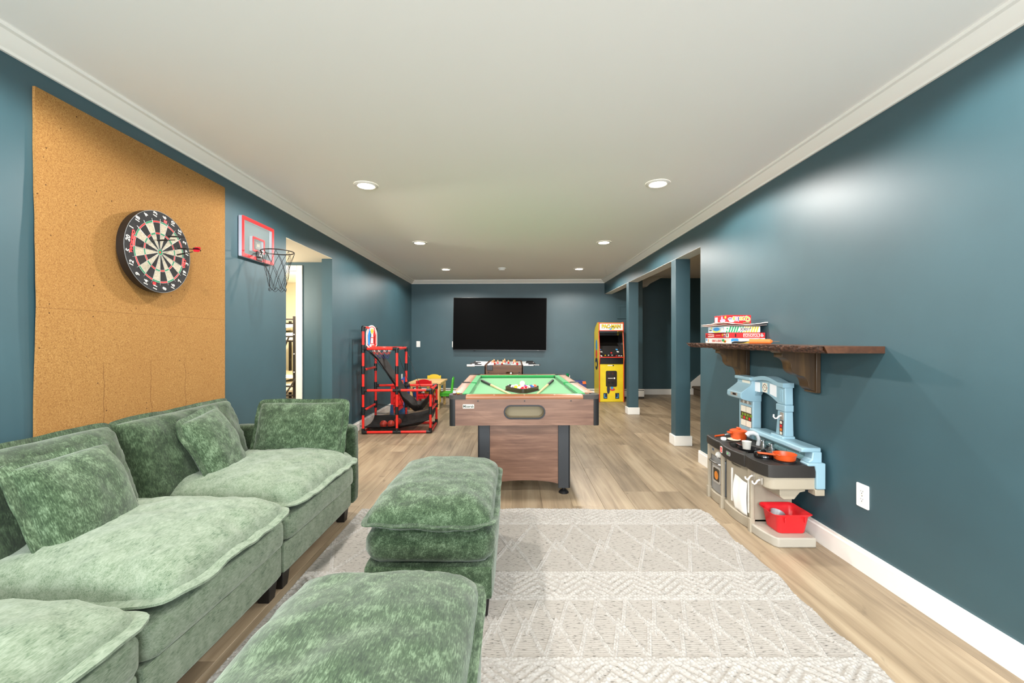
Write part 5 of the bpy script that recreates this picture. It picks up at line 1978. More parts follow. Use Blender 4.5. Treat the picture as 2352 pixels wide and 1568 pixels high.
corbel(2.60, 'carved wooden corbel under the nearer part of the shelf')
corbel(3.38, 'carved wooden corbel under the farther part of the shelf, above the play kitchen')

# ---------------------------------------------------------------- board games
PRED = mat('print_game_red', (214, 44, 46), rough=.35)
PWH = mat('print_game_white', (236, 234, 226), rough=.35)
PBL = mat('print_game_blue', (70, 150, 214), rough=.35)
PGN = mat('print_game_green', (40, 166, 104), rough=.35)
PYL = mat('print_game_yellow', (222, 208, 70), rough=.35)
PGR = mat('print_game_grey', (180, 182, 180), rough=.35)
PDK = mat('print_game_dark', (30, 28, 30), rough=.35)
POR = mat('print_game_orange', (230, 126, 50), rough=.35)
PPK = mat('print_game_pink', (240, 160, 200), rough=.35)


def game(lab, x0, x1, y0, y1, z0, z1, rz, col):
    t = thing('board_game', lab, 'board game', ((x0 + x1) / 2, (y0 + y1) / 2, z0 + .0006), R(rz), 'games stacked on the shelf')
    hx, hy, h = (x1 - x0) / 2, (y1 - y0) / 2, z1 - z0 - .001
    bx('box_base', col, (-hx + .0015, -hy + .0015, 0), (hx - .0015, hy - .0015, h - .002), t, bevel=.001)
    bx('box_lid', col, (-hx, -hy, .003), (hx, hy, h), t, bevel=.0012)
    near = lambda a, z: FACE_CAM((a, -hy - .0004, z))
    left = lambda a, z: FACE_LEFT((-hx - .0004, a, z))
    return t, hx, hy, h, near, left


def decal(t, M, polys, mats, nm='print'):
    m = MB()
    for pl, mi, l in polys:
        m.prism(pl, 'z', -.0006, .0002 + .0002 * l, M=M, mi=mi)
    return m.build(nm, mats, t)


# flat white box at the bottom
t, hx, hy, h, N_, L_ = game('white flat board game box at the bottom of the stack', 1.5915, 1.853, 3.154, 3.556, 1.2005, 1.2425, 0, PWH)
q = decal(t, N_(0, h / 2), [(rr(-.095, .006, .055, .026, .01, 3), 0, 1), (ell(.055, .005, .02, .009, 12), 1, 1), (ell(.09, .008, .016, .009, 12), 2, 1), (ell(.075, -.008, .03, .004, 12), 3, 1), (ell(.11, -.006, .01, .008, 12), 4, 1)], [PBL, PPK, POR, PGR, PDK])
text('2+ 6', .018, PDK, t, N_(-.10, h / 2 - .012), sx=.9)
text('CANDY LAND', .026, mat('candy_red', (206, 84, 84)), t, L_(.0, h / 2) @ Matrix.Rotation(PI, 4, 'Z'), bold=.0003)
decal(t, L_(0, h / 2), [(rr(-.18, .008, .02, .02, .004, 3), 0, 1), (ell(.10, .004, .02, .010, 10), 1, 1), (ell(.13, -.004, .016, .010, 10), 2, 1), (ell(.115, -.008, .02, .005, 10), 3, 1), (rr(-.15, 0, .010, .026, .002, 2), 4, 1)], [PBL, PGN, POR, PYL, POR])
# red box
t, hx, hy, h, N_, L_ = game('flat red board game box, second from the bottom of the stack', 1.5915, 1.855, 3.158, 3.556, 1.2427, 1.2835, 0, PRED)
decal(t, N_(.03, h / 2), [(rr(0, 0, .122, .027, .002, 2), 0, 1), (rr(0, 0, .116, .022, .002, 2), 1, 2)], [PWH, PRED])
text('MONOPOLY', .0235, PWH, t, N_(.03, h / 2 - .0003) @ Matrix.Translation((0, 0, .0008)), sx=.96)
decal(t, N_(0, h / 2), [(ell(.108, -.003, .012, .009, 12), 0, 1), (ell(.106, .009, .007, .005, 12), 0, 1), (rr(-.088, 0, .010, .026, .004, 3), 1, 1)], [PGR, PDK])
decal(t, L_(0, h / 2), [(rr(-.10, 0, .10, .024, .002, 2), 0, 1), (rr(.165, 0, .045, .030, .002, 2), 0, 1), (rr(.02, 0, .07, .005, .001, 2), 2, 1), (ell(.09, .004, .010, .012, 4), 3, 1), (rr(.12, .008, .022, .010, .002, 2), 0, 1), (rr(.12, -.008, .016, .010, .004, 3), 4, 1), (rr(-.178, -.004, .010, .026, .003, 2), 1, 1)], [PWH, PDK, mat('pale_red', (236, 140, 130)), PYL, PBL])
text('MONOPOLY', .020, PRED, t, L_(.10, h / 2) @ Matrix.Translation((0, 0, .0008)), bold=.0006, sx=.85)
bcl = MB()
for k in range(7):
    bcl.box((.155 + k * .003, -.009, 0), (.1562 + k * .003, .009, .0009), M=L_(0, h / 2))
bcl.build('barcode', PDK, t)
# striped box
t, hx, hy, h, N_, L_ = game('white board game box with green and yellow stripes, above the red one', 1.562, 1.83, 3.178, 3.442, 1.284, 1.3305, 0, PWH)
polys = []
for k in range(13):
    a = -.118 + k * .0185
    c_ = 0 if k < 7 else 1
    lo, hi = -h / 2 + .001, h / 2 - .001
    if 5 <= k <= 7:
        polys.append(([(a - .0055, lo), (a + .0055, lo), (a + .0085, lo + .008), (a - .0025, lo + .008)], c_, 1))
        polys.append(([(a + .0055, hi - .008), (a + .0165, hi - .008), (a + .0195, hi), (a + .0085, hi)], c_, 1))
    elif k == 0:
        polys.append((ell(a + .006, .006, .0055, .0065, 12), c_, 1))
        polys.append(([(a - .0055, lo), (a + .0055, lo), (a + .009, lo + .012), (a - .002, lo + .012)], c_, 1))
    else:
        polys.append(([(a - .0055, lo), (a + .0055, lo), (a + .0195, hi), (a + .0085, hi)], c_, 1))
decal(t, N_(0, h / 2), polys, [PGN, PYL])
text('SORRY!', .030, PWH, t, N_(.022, h / 2) @ Matrix.Translation((0, 0, .0003)), bold=.003, shear=.2, sx=.8)
text('SORRY!', .030, PDK, t, N_(.022, h / 2) @ Matrix.Translation((0, 0, .0013)), shear=.2, sx=.8)
decal(t, L_(0, h / 2), [(rr(0, 0, .256, .044, .002, 2), 2, 0), (ell(.01, -.012, .065, .010, 20), 1, 1), (ell(.01, .002, .05, .015, 20), 0, 2), (rr(.10, 0, .03, .022, .002, 2), 3, 1), (ell(-.075, .013, .010, .007, 12), 1, 2), (rr(-.09, -.005, .055, .018, .002, 2), 3, 2)], [PBL, PYL, mat('pale_blue_print', (176, 198, 214)), PWH])
text('SORRY', .015, PDK, t, L_(.09, h / 2 - .005) @ Matrix.Translation((0, 0, .0008)), bold=.0004, shear=.2)


# floppy red and white sleeve
def flop(u, v):
    x_ = 1.545 + .315 * u
    y_ = 3.135 + .40 * v
    e = max(0, 1 - u * 6) * .012 + max(0, (u - .8) * 5) * .010 + max(0, 1 - v * 8) * .004
    return (x_, y_, 1.342 + e * (1 if v < .5 else .6) + .004 * math.sin(u * 9 + v * 4) * (1 - .5 * v) + .003 * nse(u * 9, v * 6, 3))


t = thing('paper_sleeve', 'crumpled red and white paper sleeve lying between two game boxes', 'paper', (1.7, 3.33, 1.333))
REDW = mat('red_white_paper', (206, 48, 48), rough=.35, grain=.2, gscale=9)
SHW2 = mat('white_paper', (232, 214, 206), rough=.5, grain=.12, gscale=12)
MB().sheet(lambda u, v: flop(.10 + .80 * u, v), 24, 18).build('upper_sheet', REDW, t, world=True, solid=.002, angle=80)
for u0, u1 in ((0, .10), (.90, 1)):
    MB().sheet(lambda u, v: flop(u0 + (u1 - u0) * u, v), 6, 18).build('sheet_edge', SHW2, t, world=True, solid=.003, angle=80)
MB().tube([(flop(k / 20, 0)[0], flop(k / 20, 0)[1], flop(k / 20, 0)[2]) for k in range(21)], [.004 if k < 5 or k > 17 else .0025 for k in range(21)], 6).build('folded_edge', SHW2, t, world=True)
MB().sheet(lambda u, v: (flop(u, v)[0] * .99 + .016, flop(u, v)[1] + .004, 1.3345 + .3 * (flop(u, v)[2] - 1.342)), 24, 18).build('lower_sheet', mat('white_paper', (232, 214, 206), rough=.5, grain=.12, gscale=12), t, world=True, solid=.002, angle=80)
# red box on top, printed upside down
t, hx, hy, h, N_, L_ = game('small red game box on top of the stack, printed upside down', 1.588, 1.772, 3.20, 3.385, 1.3505, 1.4155, 2, PRED)
UP = Matrix.Rotation(PI, 4, 'Z')
word = [('Q', .066, PGN if False else mat('lime_print', (164, 206, 70))), ('u', .039, POR), ('o', .014, PYL), ('i', -.006, mat('violet_print', (84, 70, 140))), ('t', -.022, PPK), ('s', -.040, mat('lime_print', (164, 206, 70)))]
for ch, a, mm in word:
    sz = .050 if ch != 'Q' else .045
    text(ch, sz, PWH, t, N_(a, h / 2 + .003) @ Matrix.Translation((0, 0, .0003)) @ UP, bold=.004)
for ch, a, mm in word:
    sz = .050 if ch != 'Q' else .045
    text(ch, sz, mm, t, N_(a, h / 2 + .003) @ Matrix.Translation((0, 0, .0012)) @ UP, bold=.0012)
decal(t, N_(0, h / 2), [(ell(-.068, .002, .018, .013, 16), 0, 1), (ell(-.056, -.012, .022, .010, 16), 0, 1), (rr(-.068, .004, .026, .006, .002, 2), 1, 2), (rr(.055, -.026, .05, .005, .001, 2), 2, 1)], [PWH, mat('violet_print', (84, 70, 140)), PGN])
decal(t, L_(0, h / 2), [(rr(-.065, -.002, .040, .046, .002, 2), 0, 1), (ell(.03, -.008, .04, .013, 16), 1, 1), (ell(.02, .012, .012, .014, 16), 1, 1), (ell(.07, .016, .012, .010, 10), 2, 1), (rr(-.05, -.027, .05, .006, .001, 2), 2, 1)], [PWH, PPK, PYL])

# ball pump
p0, p1 = Vector((1.632, 2.965, 1.2195)), Vector((1.768, 2.865, 1.2195))
d = (p1 - p0).normalized()
t = thing('ball_pump', 'orange hand ball pump with black hose lying on the shelf before the games', 'pump', (1.7, 2.915, 1.2))
MB().cyl(p0, p0 + d * .014, .0175, n=20).cyl(p0 + d * .014, p0 + d * .125, .0165, n=20).cyl(p0 + d * .125, p0 + d * .138, .0165, .006, 20).build('barrel', mat('pump_orange', (246, 122, 58), rough=.3), t, world=True)
MB().cyl(p0 + d * .138, p0 + d * .178, .0028, n=8).build('needle', CHROME, t, world=True)
MB().cyl(p0 - d * .075 - Vector((0, 0, .008)), p0 - Vector((0, 0, .006)), .008, n=12).build('handle', mat('pump_yellow', (200, 160, 50), rough=.4), t, world=True)
MB().tube([p0 - Vector((0, 0, .003)), p0 - d * .05 - Vector((.004, .004, .006)), p0 - d * .09 - Vector((.004, 0, .005)), p0 - d * .12 - Vector((-.004, .01, .010))], [.006, .006, .009, .007], 10).build('hose', BLACK, t, world=True)
bx('hose_clip', PWH, (1.502, 2.985, 1.2005), (1.52, 3.0, 1.217), None, bevel=.002) if False else None

# ---------------------------------------------------------------- play kitchen
BEI = mat('beige_plastic', (166, 156, 138), rough=.45, bump=.05, bscale=300)
BEI2 = mat('beige_plastic_base', (172, 166, 154), rough=.45, bump=.05, bscale=300)
SKY = mat('pale_blue_plastic', (142, 176, 190), rough=.4, bump=.04, bscale=300)
CTOP = mat('black_worktop', (40, 37, 34), rough=.5, grain=.15, gscale=300, bump=.1, bscale=400)
SILV = mat('silver_plastic', (150, 152, 154), rough=.3, metal=.3)
KX = 1.838
PK = thing('play_kitchen', 'toy kitchen of beige and pale blue plastic with black worktop against the wall', 'play kitchen', (1.68, 2.94, 0))
CTM = mat('silver_sticker', (176, 170, 160), rough=.3, metal=.4)


def K(mb, nm, m_, **k):
    par = k.pop('par', PK)
    return mb.build(nm, m_, par, world=True, **k)


def arc(y0, y1, x0, x1, bulge, n=10):
    """front line from (x0,y0) to (x1,y1), bowed out towards -x"""
    return [(x0 + (x1 - x0) * k / n - bulge * math.sin(PI * k / n), y0 + (y1 - y0) * k / n) for k in range(n + 1)]


yN, yA, yB, yF = 2.545, 2.765, 3.125, 3.365
# foot plinth, three bowed lengths
K(MB().prism(arc(yN + .0, yA, 1.545, 1.515, .012)[0:] + [(KX - .05, yA), (KX - .05, yN - .02), (1.565, yN - .02)], 'z', 0, .058), 'base_tray', BEI2, bevel=.008, seg=3)
K(MB().prism(arc(yA + .004, yB - .004, 1.528, 1.528, .022) + [(KX - .03, yB - .004), (KX - .03, yA + .004)], 'z', 0, .07), 'plinth', BEI, bevel=.006)
K(MB().prism(arc(yB + .004, yF, 1.535, 1.54, .014) + [(KX - .03, yF), (KX - .03, yB + .004)], 'z', 0, .07), 'plinth', BEI, bevel=.006)
# pilasters
for yy in (yA - .022, yB, yF - .004):
    K(MB().prism(rr(1.525 if yy < yF - .01 else 1.535, yy, .024, .024, .006, 3), 'z', 0, .41), 'pilaster', BEI, bevel=.002)
    K(MB().prism(rr(1.522 if yy < yF - .01 else 1.533, yy, .034, .032, .006, 3), 'z', 0, .085), 'pilaster_foot', BEI, bevel=.004)
# carcass and partition facing the open end
bxk = lambda nm, m_, lo, hi, **k: K(MB().box(lo, hi), nm, m_, **({'bevel': .004} | k))
bxk('partition', BEI, (1.54, yA + .004, .05), (KX - .045, yA + .022, .41))
bxk('back_wall', BEI, (KX - .05, yA, .05), (KX - .04, yF, .41))
bxk('end_wall', BEI, (1.55, yF - .015, .05), (KX - .04, yF, .41))
# middle cupboard door, with the paper towel on it
mid = arc(yA + .014, yB - .014, 1.545, 1.545, .020)
K(MB().prism(mid + [(1.562, yB - .014), (1.562, yA + .014)], 'z', .07, .41), 'cupboard_door', BEI, bevel=.003)
hd = K(MB().prism(arc(2.86, 3.03, 1.538, 1.538, .024) + [(1.54, 3.03), (1.54, 2.86)], 'z', .365, .372), 'door_groove', mat('beige_dark', (120, 112, 98), rough=.5))
K(MB().prism(arc(2.90, 3.0, 1.534, 1.534, .018, 6) + [(1.54, 3.0), (1.54, 2.90)], 'z', .376, .392), 'door_handle', BEI, bevel=.004)
TOW = mat('white_paper_towel', (244, 243, 238), rough=.85)
tw = thing('hand_towel', 'white towel hanging on the middle door of the play kitchen', 'towel', (1.515, 2.87, .2))
MB().sheet(lambda u, v: (1.545 - .020 * math.sin(PI * (.15 + .5 * u)) - .010 - .012 * math.sin(v * PI) * (.4 + u) - .003 * math.sin(u * 7), 2.80 + .135 * u, .292 - .215 * v + .018 * u * (1 - v)), 16, 16).build('cloth', TOW, tw, world=True, solid=.002, angle=80)
for yy in (2.778, 2.99):
    bxk('white_strip', TOW, (1.520, yy - .008, .105), (1.545, yy + .008, .335), bevel=.002)
# oven
OV = K(MB().prism(arc(yB + .012, yF - .014, 1.545, 1.547, .010, 6) + [(1.56, yF - .014), (1.56, yB + .012)], 'z', .075, .335), 'oven_door', SILV, bevel=.003)
GL = mat('oven_window', (38, 34, 30), rough=.15)
oc = (yB + yF) / 2
MLL = lambda y_, z_, x_=1.536: FACE_LEFT((x_, y_, z_))


def kd(nm, M, polys, mats, par=PK):
    m = MB()
    for pl, mi, l in polys:
        m.prism(pl, 'z', -.008, .0004 + .0004 * l, M=M, mi=mi)
    return m.build(nm, mats, par, world=True)


kd('oven_window', MLL(oc, .205, 1.5345), [(rr(0, 0, .125, .125, .02, 4), 0, 0), (rr(0, .0, .095, .095, .012, 4), 1, 1), (ell(.0, -.005, .030, .032, 16), 2, 2)], [mat('oven_frame_grey', (196, 196, 194), rough=.25, metal=.4), GL, mat('oven_glow_print', (226, 134, 40), rough=.3)], OV)
K(MB().tube([(1.54, yB + .03, .300), (1.518, yB + .045, .300), (1.512, oc, .298), (1.518, yF - .045, .300), (1.54, yF - .03, .300)], .008, 8), 'oven_handle', CHROME, par=OV)
bxk('control_fascia', BEI, (1.54, yB + .012, .338), (1.56, yF - .012, .412))
kd('oven_clock', MLL(yF - .055, .378, 1.5402), [(rr(0, 0, .05, .036, .004, 3), 0, 0), (rr(0, .004, .03, .016, .002, 2), 1, 1)], [CTM, mat('lcd_blue', (74, 92, 110))])
K(MB().cyl((1.54, yB + .075, .368), (1.518, yB + .075, .368), .024, .021, 20).cyl((1.518, yB + .075, .368), (1.508, yB + .075, .368), .010, .009, 12), 'oven_knob', PLATEW, bevel=.002)
# worktop: three bowed slabs, the middle one with a sink
slabN = arc(yN + .03, yA, 1.500, 1.492, .012) + [(KX - .05, yA), (KX - .05, yN - .012), (1.75, yN - .014), (1.54, yN - .012), (1.512, yN)]
K(MB().prism(slabN, 'z', .412, .486), 'worktop', CTOP, bevel=.010, seg=3)
sink = [(1.515 + .045 * (1 - math.sin(PI * k / 10)) , yA + .045 + (yB - yA - .075) * k / 10) for k in range(11)] + [(1.655, yB - .035), (1.67, yB - .10), (1.69, yB - .17), (1.68, yA + .07), (1.655, yA + .045)]
K(MB().prism(arc(yA + .001, yB - .001, 1.490, 1.498, .028) + [(KX - .05, yB - .001), (KX - .05, yA + .001)], 'z', .405, .486, [sink]), 'worktop', CTOP, bevel=.007, seg=3)
K(MB().prism([(1.50, yA + .03), (1.71, yA + .03), (1.71, yB - .02), (1.50, yB - .02)], 'z', .446, .451), 'sink_bottom', CTOP)
K(MB().prism(arc(yB + .001, yF + .012, 1.505, 1.518, .010) + [(KX - .05, yF + .012), (KX - .05, yB + .001)], 'z', .418, .482), 'worktop', CTOP, bevel=.010, seg=3)
ylg = 980 * 1.47 / (1676 - 1182) if False else 3.06
kd('step_badge', FACE_LEFT((1.4745, 3.045, .447)) @ Matrix.Rotation(R(-2), 4, 'Z'), [(rr(0, 0, .034, .044, .006, 4), 0, 0), (rr(0, 0, .026, .036, .003, 3), 1, 1), ([(-.008, -.012), (.009, -.012), (.009, .0), (.002, .0), (.002, .012), (-.003, .012), (-.003, -.004), (-.008, -.004)], 2, 2)], [PWH, PRED, mat('pale_red', (236, 140, 130))])
sc_ = kd('light_sensor', FACE_LEFT((1.4665, 2.93, .450)), [(rr(0, 0, .058, .030, .012, 4), 0, 1), (ell(-.006, .0, .004, .004, 10), 1, 3)], [SILV, mat('green_led', (60, 200, 80), emit=(60, 220, 80), estr=1.0)])
# beige shelf under the near slab with its hooks and rounded bracket
K(MB().prism(arc(yN + .03, yA, 1.514, 1.508, .008) + [(KX - .015, yA), (KX - .015, yN - .004), (1.555, yN - .004), (1.53, yN + .006)], 'z', .338, .412), 'under_shelf', BEI, bevel=.006)
K(MB().prism([(1.60, .338), (1.755, .338), (1.755, .318), (1.725, .312), (1.705, .290), (1.69, .270), (1.62, .270), (1.605, .282), (1.60, .30)], 'y', yN + .03, yA + .01), 'bracket', BEI, bevel=.003)
for yy in (2.605, 2.685):
    hk = kd('hook_plate', FACE_LEFT((1.498, yy, .372)), [(rr(0, 0, .032, .042, .003, 3), 0, 1)], [CTM])
    K(MB().tube([(1.496, yy, .378), (1.482, yy, .372), (1.474, yy, .358), (1.466, yy + .004, .350), (1.458, yy + .008, .356), (1.456, yy + .010, .368)], .005, 8), 'hook', WHT, par=hk)
# pale blue splashback: ledge, tile strip, end bracket
bxk('splashback', mat('teal_tile_plastic', (122, 162, 168), rough=.4), (KX - .055, yN + .02, .486), (KX - .03, yF - .0, .57), bevel=.002)
k_ = 0
for row, z_ in enumerate((.497, .524)):
    y_ = yN + .075 + (0 if row == 0 else .045)
    while y_ < 3.06:
        bxk('tile', mat('teal_tile_plastic', (122, 162, 168), rough=.4), (KX - .059, y_, z_), (KX - .052, y_ + .082, z_ + .022), bevel=.002)
        y_ += .088
K(MB().prism([(KX - .118, yN + .01), (KX - .118, 3.13), (KX, 3.13), (KX, yN + .01)], 'z', .556, .584), 'ledge', SKY, bevel=.009, seg=3)
K(MB().prism([(KX - .085, .486), (KX - .085, .50), (KX - .062, .515), (KX - .055, .56), (KX, .56), (KX, .486)], 'y', yN + .004, yN + .075), 'end_block', SKY, bevel=.006)
K(MB().prism([(KX - .105, .484), (KX - .105, .50), (KX + .003, .50), (KX + .003, .345), (KX - .052, .345), (KX - .052, .45), (KX - .06, .484)], 'y', yN - .022, yN + .05), 'end_bracket', SKY, bevel=.006)
bxk('side_lip', BEI, (KX - .055, yN - .016, .30 + .005), (KX + .002, yN + .05, .343))
# tower at the far end
TY0, TY1 = 3.175, 3.372
K(MB().box((KX - .065, TY0, .484), (KX, TY1, .775)), 'tower', SKY, bevel=.008, seg=3)
K(MB().prism([(KX - .07, .77), (KX - .105, .775), (KX - .15, .79), (KX - .158, .805), (KX - .156, .835), (KX - .09, .885), (KX - .075, .90), (KX - .075, .93), (KX, .93), (KX, .77)], 'y', TY0 - .002, TY1 + .004), 'hood', SKY, bevel=.008, seg=3)
K(MB().box((KX - .095, TY0 - .012, .925), (KX, TY1 + .014, .952)), 'tower_cap', SKY, bevel=.009, seg=3)
kd('hood_shelf_print', FACE_LEFT((KX - .0745, TY0 + .075, .908)), [(rr(0, 0, .11, .042, .004, 3), 0, 1)] + [(rr(0, -.012 + .012 * k, .10, .0012, .0004, 1), 1, 2) for k in range(3)], [mat('ivory_print', (226, 222, 206)), PGR])
kd('hood_display', FACE_LEFT((KX - .1572, 3.27, .817)), [(rr(0, 0, .10, .024, .002, 2), 0, 1), (rr(.006, 0, .05, .015, .002, 2), 1, 2)], [CTM, PDK])
kd('range_light', FACE_LEFT((KX - .0655, 3.272, .76)), [([(.075, -.018)] + [(.075 * math.cos(PI * k / 10), -.018 + .032 * math.sin(PI * k / 10)) for k in range(1, 10)] + [(-.075, -.018)], 0, 1), (ell(-.03, -.006, .014, .012, 12), 1, 2), (ell(.03, -.006, .014, .012, 12), 1, 2)], [CTM, PWH])
stk = [(rr(0, 0, .150, .156, .003, 2), 0, 1)]
for k in range(2):
    for r_ in range(2):
        stk.append((rr(-.037 + .074 * k, -.053 + .106 * r_, .070, .046, .002, 2), 1, 2))
for r_ in range(2):
    for k in range(4):
        stk.append((rr(-.055 + .037 * k + (.008 if r_ else -.006), -.013 + .025 * r_, .032 if (k + r_) % 2 == 0 else .022, .020, .002, 2), 2 if (k + r_) % 2 == 0 else (3 if k % 2 else 2), 2))
kd('tile_print', FACE_LEFT((KX - .0655, 3.268, .645)), stk, [mat('grout_brown', (66, 48, 34)), mat('ivory_print', (226, 222, 206)), mat('leaf_green_print', (116, 140, 44)), PRED])
# arch and right column
ap = [(TY0 + .01, .950), (3.14, .952)] + [(3.14 - (3.14 - 2.86) * k / 10, .952 + .022 * math.sin(PI * k / 10) - .010 * k / 10) for k in range(1, 10)] + [(2.86, .942), (2.815, .942), (2.815, .80), (2.895, .80)] + [(2.895 + (TY0 - 2.895) * k / 10, .80 + .045 * math.sin(PI * k / 12) + .015 * k / 10) for k in range(1, 10)] + [(TY0 + .01, .80)]
K(MB().prism(ap, 'x', KX - .05, KX - .002), 'arch', SKY, bevel=.006)
cap = [(a, b + .004) for a, b in ap[:13]] + [(2.805, .946), (2.805, .915)] + [(a, b - .024) for a, b in reversed(ap[:13])]
K(MB().prism(cap, 'x', KX - .075, KX), 'arch_cap', SKY, bevel=.006, seg=3)
clk = [(rr(3.0, .878, .062, .064, .003, 2), 'clock')]
kd('window_print', FACE_LEFT((KX - .0505, 3.145, .884)), [(rr(0, 0, .074, .070, .004, 3), 0, 1)], [mat('window_white', (232, 236, 240), rough=.3)])
kd('window_print', FACE_LEFT((KX - .0505, 2.950, .884)), [([(-.038, .040), (.038, .034), (.038, -.046), (-.038, -.032)], 0, 1)], [mat('window_white', (232, 236, 240), rough=.3)])
CKM = FACE_LEFT((KX - .0505, 3.048, .889))
kd('clock', CKM, [(rr(0, 0, .060, .066, .004, 3), 0, 1), (ell(0, 0, .024, .024, 24), 1, 2), (ell(0, 0, .0195, .0195, 24), 0, 3), ([(-.001, 0), (-.014, .017), (-.011, .019), (.002, .002)], 1, 4), ([(0, -.0015), (.013, -.0015), (.013, .0015), (0, .0015)], 1, 4), (ell(0, .028, .003, .003, 8), 2, 2), (ell(0, -.028, .003, .003, 8), 2, 2), (ell(.028, 0, .003, .003, 8), 2, 2), (ell(-.028, 0, .003, .003, 8), 2, 2)], [mat('ivory_print', (226, 222, 206)), mat('clock_brown', (60, 40, 32)), PRED])
m = MB()
for z0, z1, w0, w1, x0, x1 in ((.58, .755, .050, .042, .062, .052), (.755, .80, .050, .050, .060, .060), (.80, .92, .044, .041, .054, .054)):
    yc2 = 2.856
    m.add([(KX - x0, yc2 - w0, z0), (KX, yc2 - w0, z0), (KX, yc2 + w0, z0), (KX - x0, yc2 + w0, z0), (KX - x1, yc2 - w1, z1), (KX, yc2 - w1, z1), (KX, yc2 + w1, z1), (KX - x1, yc2 + w1, z1)],
          [(0, 3, 2, 1), (4, 5, 6, 7), (0, 1, 5, 4), (1, 2, 6, 5), (2, 3, 7, 6), (3, 0, 4, 7)])
K(m, 'column', SKY, bevel=.006, seg=3)
K(MB().box((KX - .085, 2.79, .575), (KX, 2.925, .598)), 'column_foot', SKY, bevel=.007)
for k in range(3):
    bxk('flute', SKY, (KX - .0565, 2.838 + .014 * k, .815), (KX - .053, 2.844 + .014 * k, .90), bevel=.001)
hk = kd('hook_plate', FACE_LEFT((KX - .0565, 2.845, .722)), [(rr(0, 0, .034, .05, .003, 3), 0, 1)], [CTM])
K(MB().tube([(KX - .057, 2.848, .725), (KX - .070, 2.852, .722), (KX - .080, 2.858, .706), (KX - .090, 2.864, .704), (KX - .098, 2.868, .714), (KX - .095, 2.87, .73)], .005, 8), 'hook', WHT, par=hk)
kd('spice_print', FACE_LEFT((KX - .0615, 2.845, .645)), [(rr(0, 0, .032, .098, .002, 2), 0, 1)] + [(rr(0, -.035 + .0235 * k, .022, .018, .003, 3), 1 + k % 3, 2) for k in range(4)], [mat('clock_brown', (60, 40, 32)), mat('ivory_print', (226, 214, 170)), POR, PRED])
# taps
TAP = mat('grey_tap_plastic', (176, 180, 182), rough=.3)
K(MB().cyl((1.725, 3.015, .484), (1.725, 3.015, .510), .018, .014, 16).tube([(1.725, 3.015, .50), (1.727, 3.015, .53), (1.718, 3.02, .558), (1.695, 3.028, .570), (1.668, 3.036, .566), (1.655, 3.04, .550)], [.013, .014, .015, .016, .017, .017], 12), 'faucet', TAP)
for yy in (2.955, 2.86):
    K(MB().cyl((1.722, yy, .484), (1.722, yy, .512), .020, .017, 16).cyl((1.722, yy, .512), (1.722, yy, .535), .011, .009, 12), 'tap_knob', CHROME)
    K(MB().box((1.705, yy - .006, .524), (1.739, yy + .006, .537)), 'tap_lever', CHROME, bevel=.003)
# burners
K(MB().lathe([(.062, .486), (.062, .494), (.052, .498), (.040, .495), (.0, .495)], (1.655, 2.615, 0), 28), 'burner', BLACK)
K(MB().lathe([(.055, .486), (.055, .492), (.045, .496), (0, .494)], (1.575, 2.70, 0), 28), 'burner', BLACK)

# things standing on the play kitchen
PORG = mat('toy_pan_orange', (196, 76, 26), rough=.35)
t = thing('toy_pot', 'orange toy cooking pot with lid at the far end of the black worktop', 'toy pot', (1.690, 3.22, .4825))
MB().lathe([(0, .0), (.050, 0), (.054, .006), (.058, .052), (.061, .056), (.060, .058), (0, .058)], n=32).build('pot_body', PORG, t)
MB().lathe([(.061, .058), (.061, .064), (.050, .070), (.016, .076), (0, .077)], n=32).build('lid', PORG, t)
MB().box((-.010, -.020, .075), (.010, .020, .088)).build('lid_knob', PORG, t, bevel=.005)
for s in (-1, 1):
    MB().prism(rr(s * .068, 0, .030, .040, .012, 4), 'z', .046, .055).build('handle', PORG, t, bevel=.003)
t = thing('toy_plate', 'cream toy plate under the orange pot on the play kitchen', 'plate', (1.645, 3.17, .4825)) if False else None
t = thing('toy_dish', 'cream toy dish lying beside the orange pot', 'dish', (1.63, 3.172, .4825))
MB().lathe([(0, 0), (.03, 0), (.045, .008), (.046, .010), (.030, .004), (0, .003)], n=28).build('dish_body', mat('cream_plastic', (226, 216, 190), rough=.4), t)
t = thing('toy_soap', 'small white toy soap block at the front of the far worktop', 'toy soap', (1.560, 3.185, .4825))
MB().lathe([(0, 0), (.017, 0), (.020, .004), (.020, .016), (.015, .020), (0, .021)], n=20).build('soap', PLATEW, t)
t = thing('toy_spatula', 'orange handled toy spatula with slotted head behind the soap', 'spatula', (1.60, 3.30, .4825))
MB().tube([(-.055, -.012, .006), (.03, .02, .008)], .006, 8).build('handle', PORG, t)
sl = MB()
for k in range(7):
    sl.tube([(.03 + .0 * k, .02, .008), (.085, .0 + .011 * k, .02)], .0016, 5)
sl.build('wire_head', CHROME, t)
t = thing('toy_pan', 'black toy frying pan sitting in the play kitchen sink', 'toy pan', (1.612, 2.95, .4515))
MB().lathe([(0, 0), (.046, 0), (.052, .006), (.062, .034), (.064, .034), (.054, .003), (0, .003)], n=32).build('pan_body', BLACK, t)
MB().box((-.012, .05, .026), (.012, .145, .034)).build('handle', BLACK, t, bevel=.004)
MB().lathe([(0, .0), (.006, .003), (.004, .008), (0, .008)], (0, 0, .002), 16).build('centre_stud', SILV, t)
t = thing('toy_cup', 'white toy cup standing in the black pan in the sink', 'cup', (1.618, 2.975, .4555))
MB().lathe([(0, 0), (.023, 0), (.030, .066), (.0315, .068), (.0285, .068), (.0215, .003), (0, .003)], n=28).build('cup_body', mat('pale_grey_plastic', (216, 214, 206), rough=.35), t)
t = thing('toy_pan', 'shiny black toy pan turned over on the left burner', 'toy pan', (1.575, 2.70, .4965))
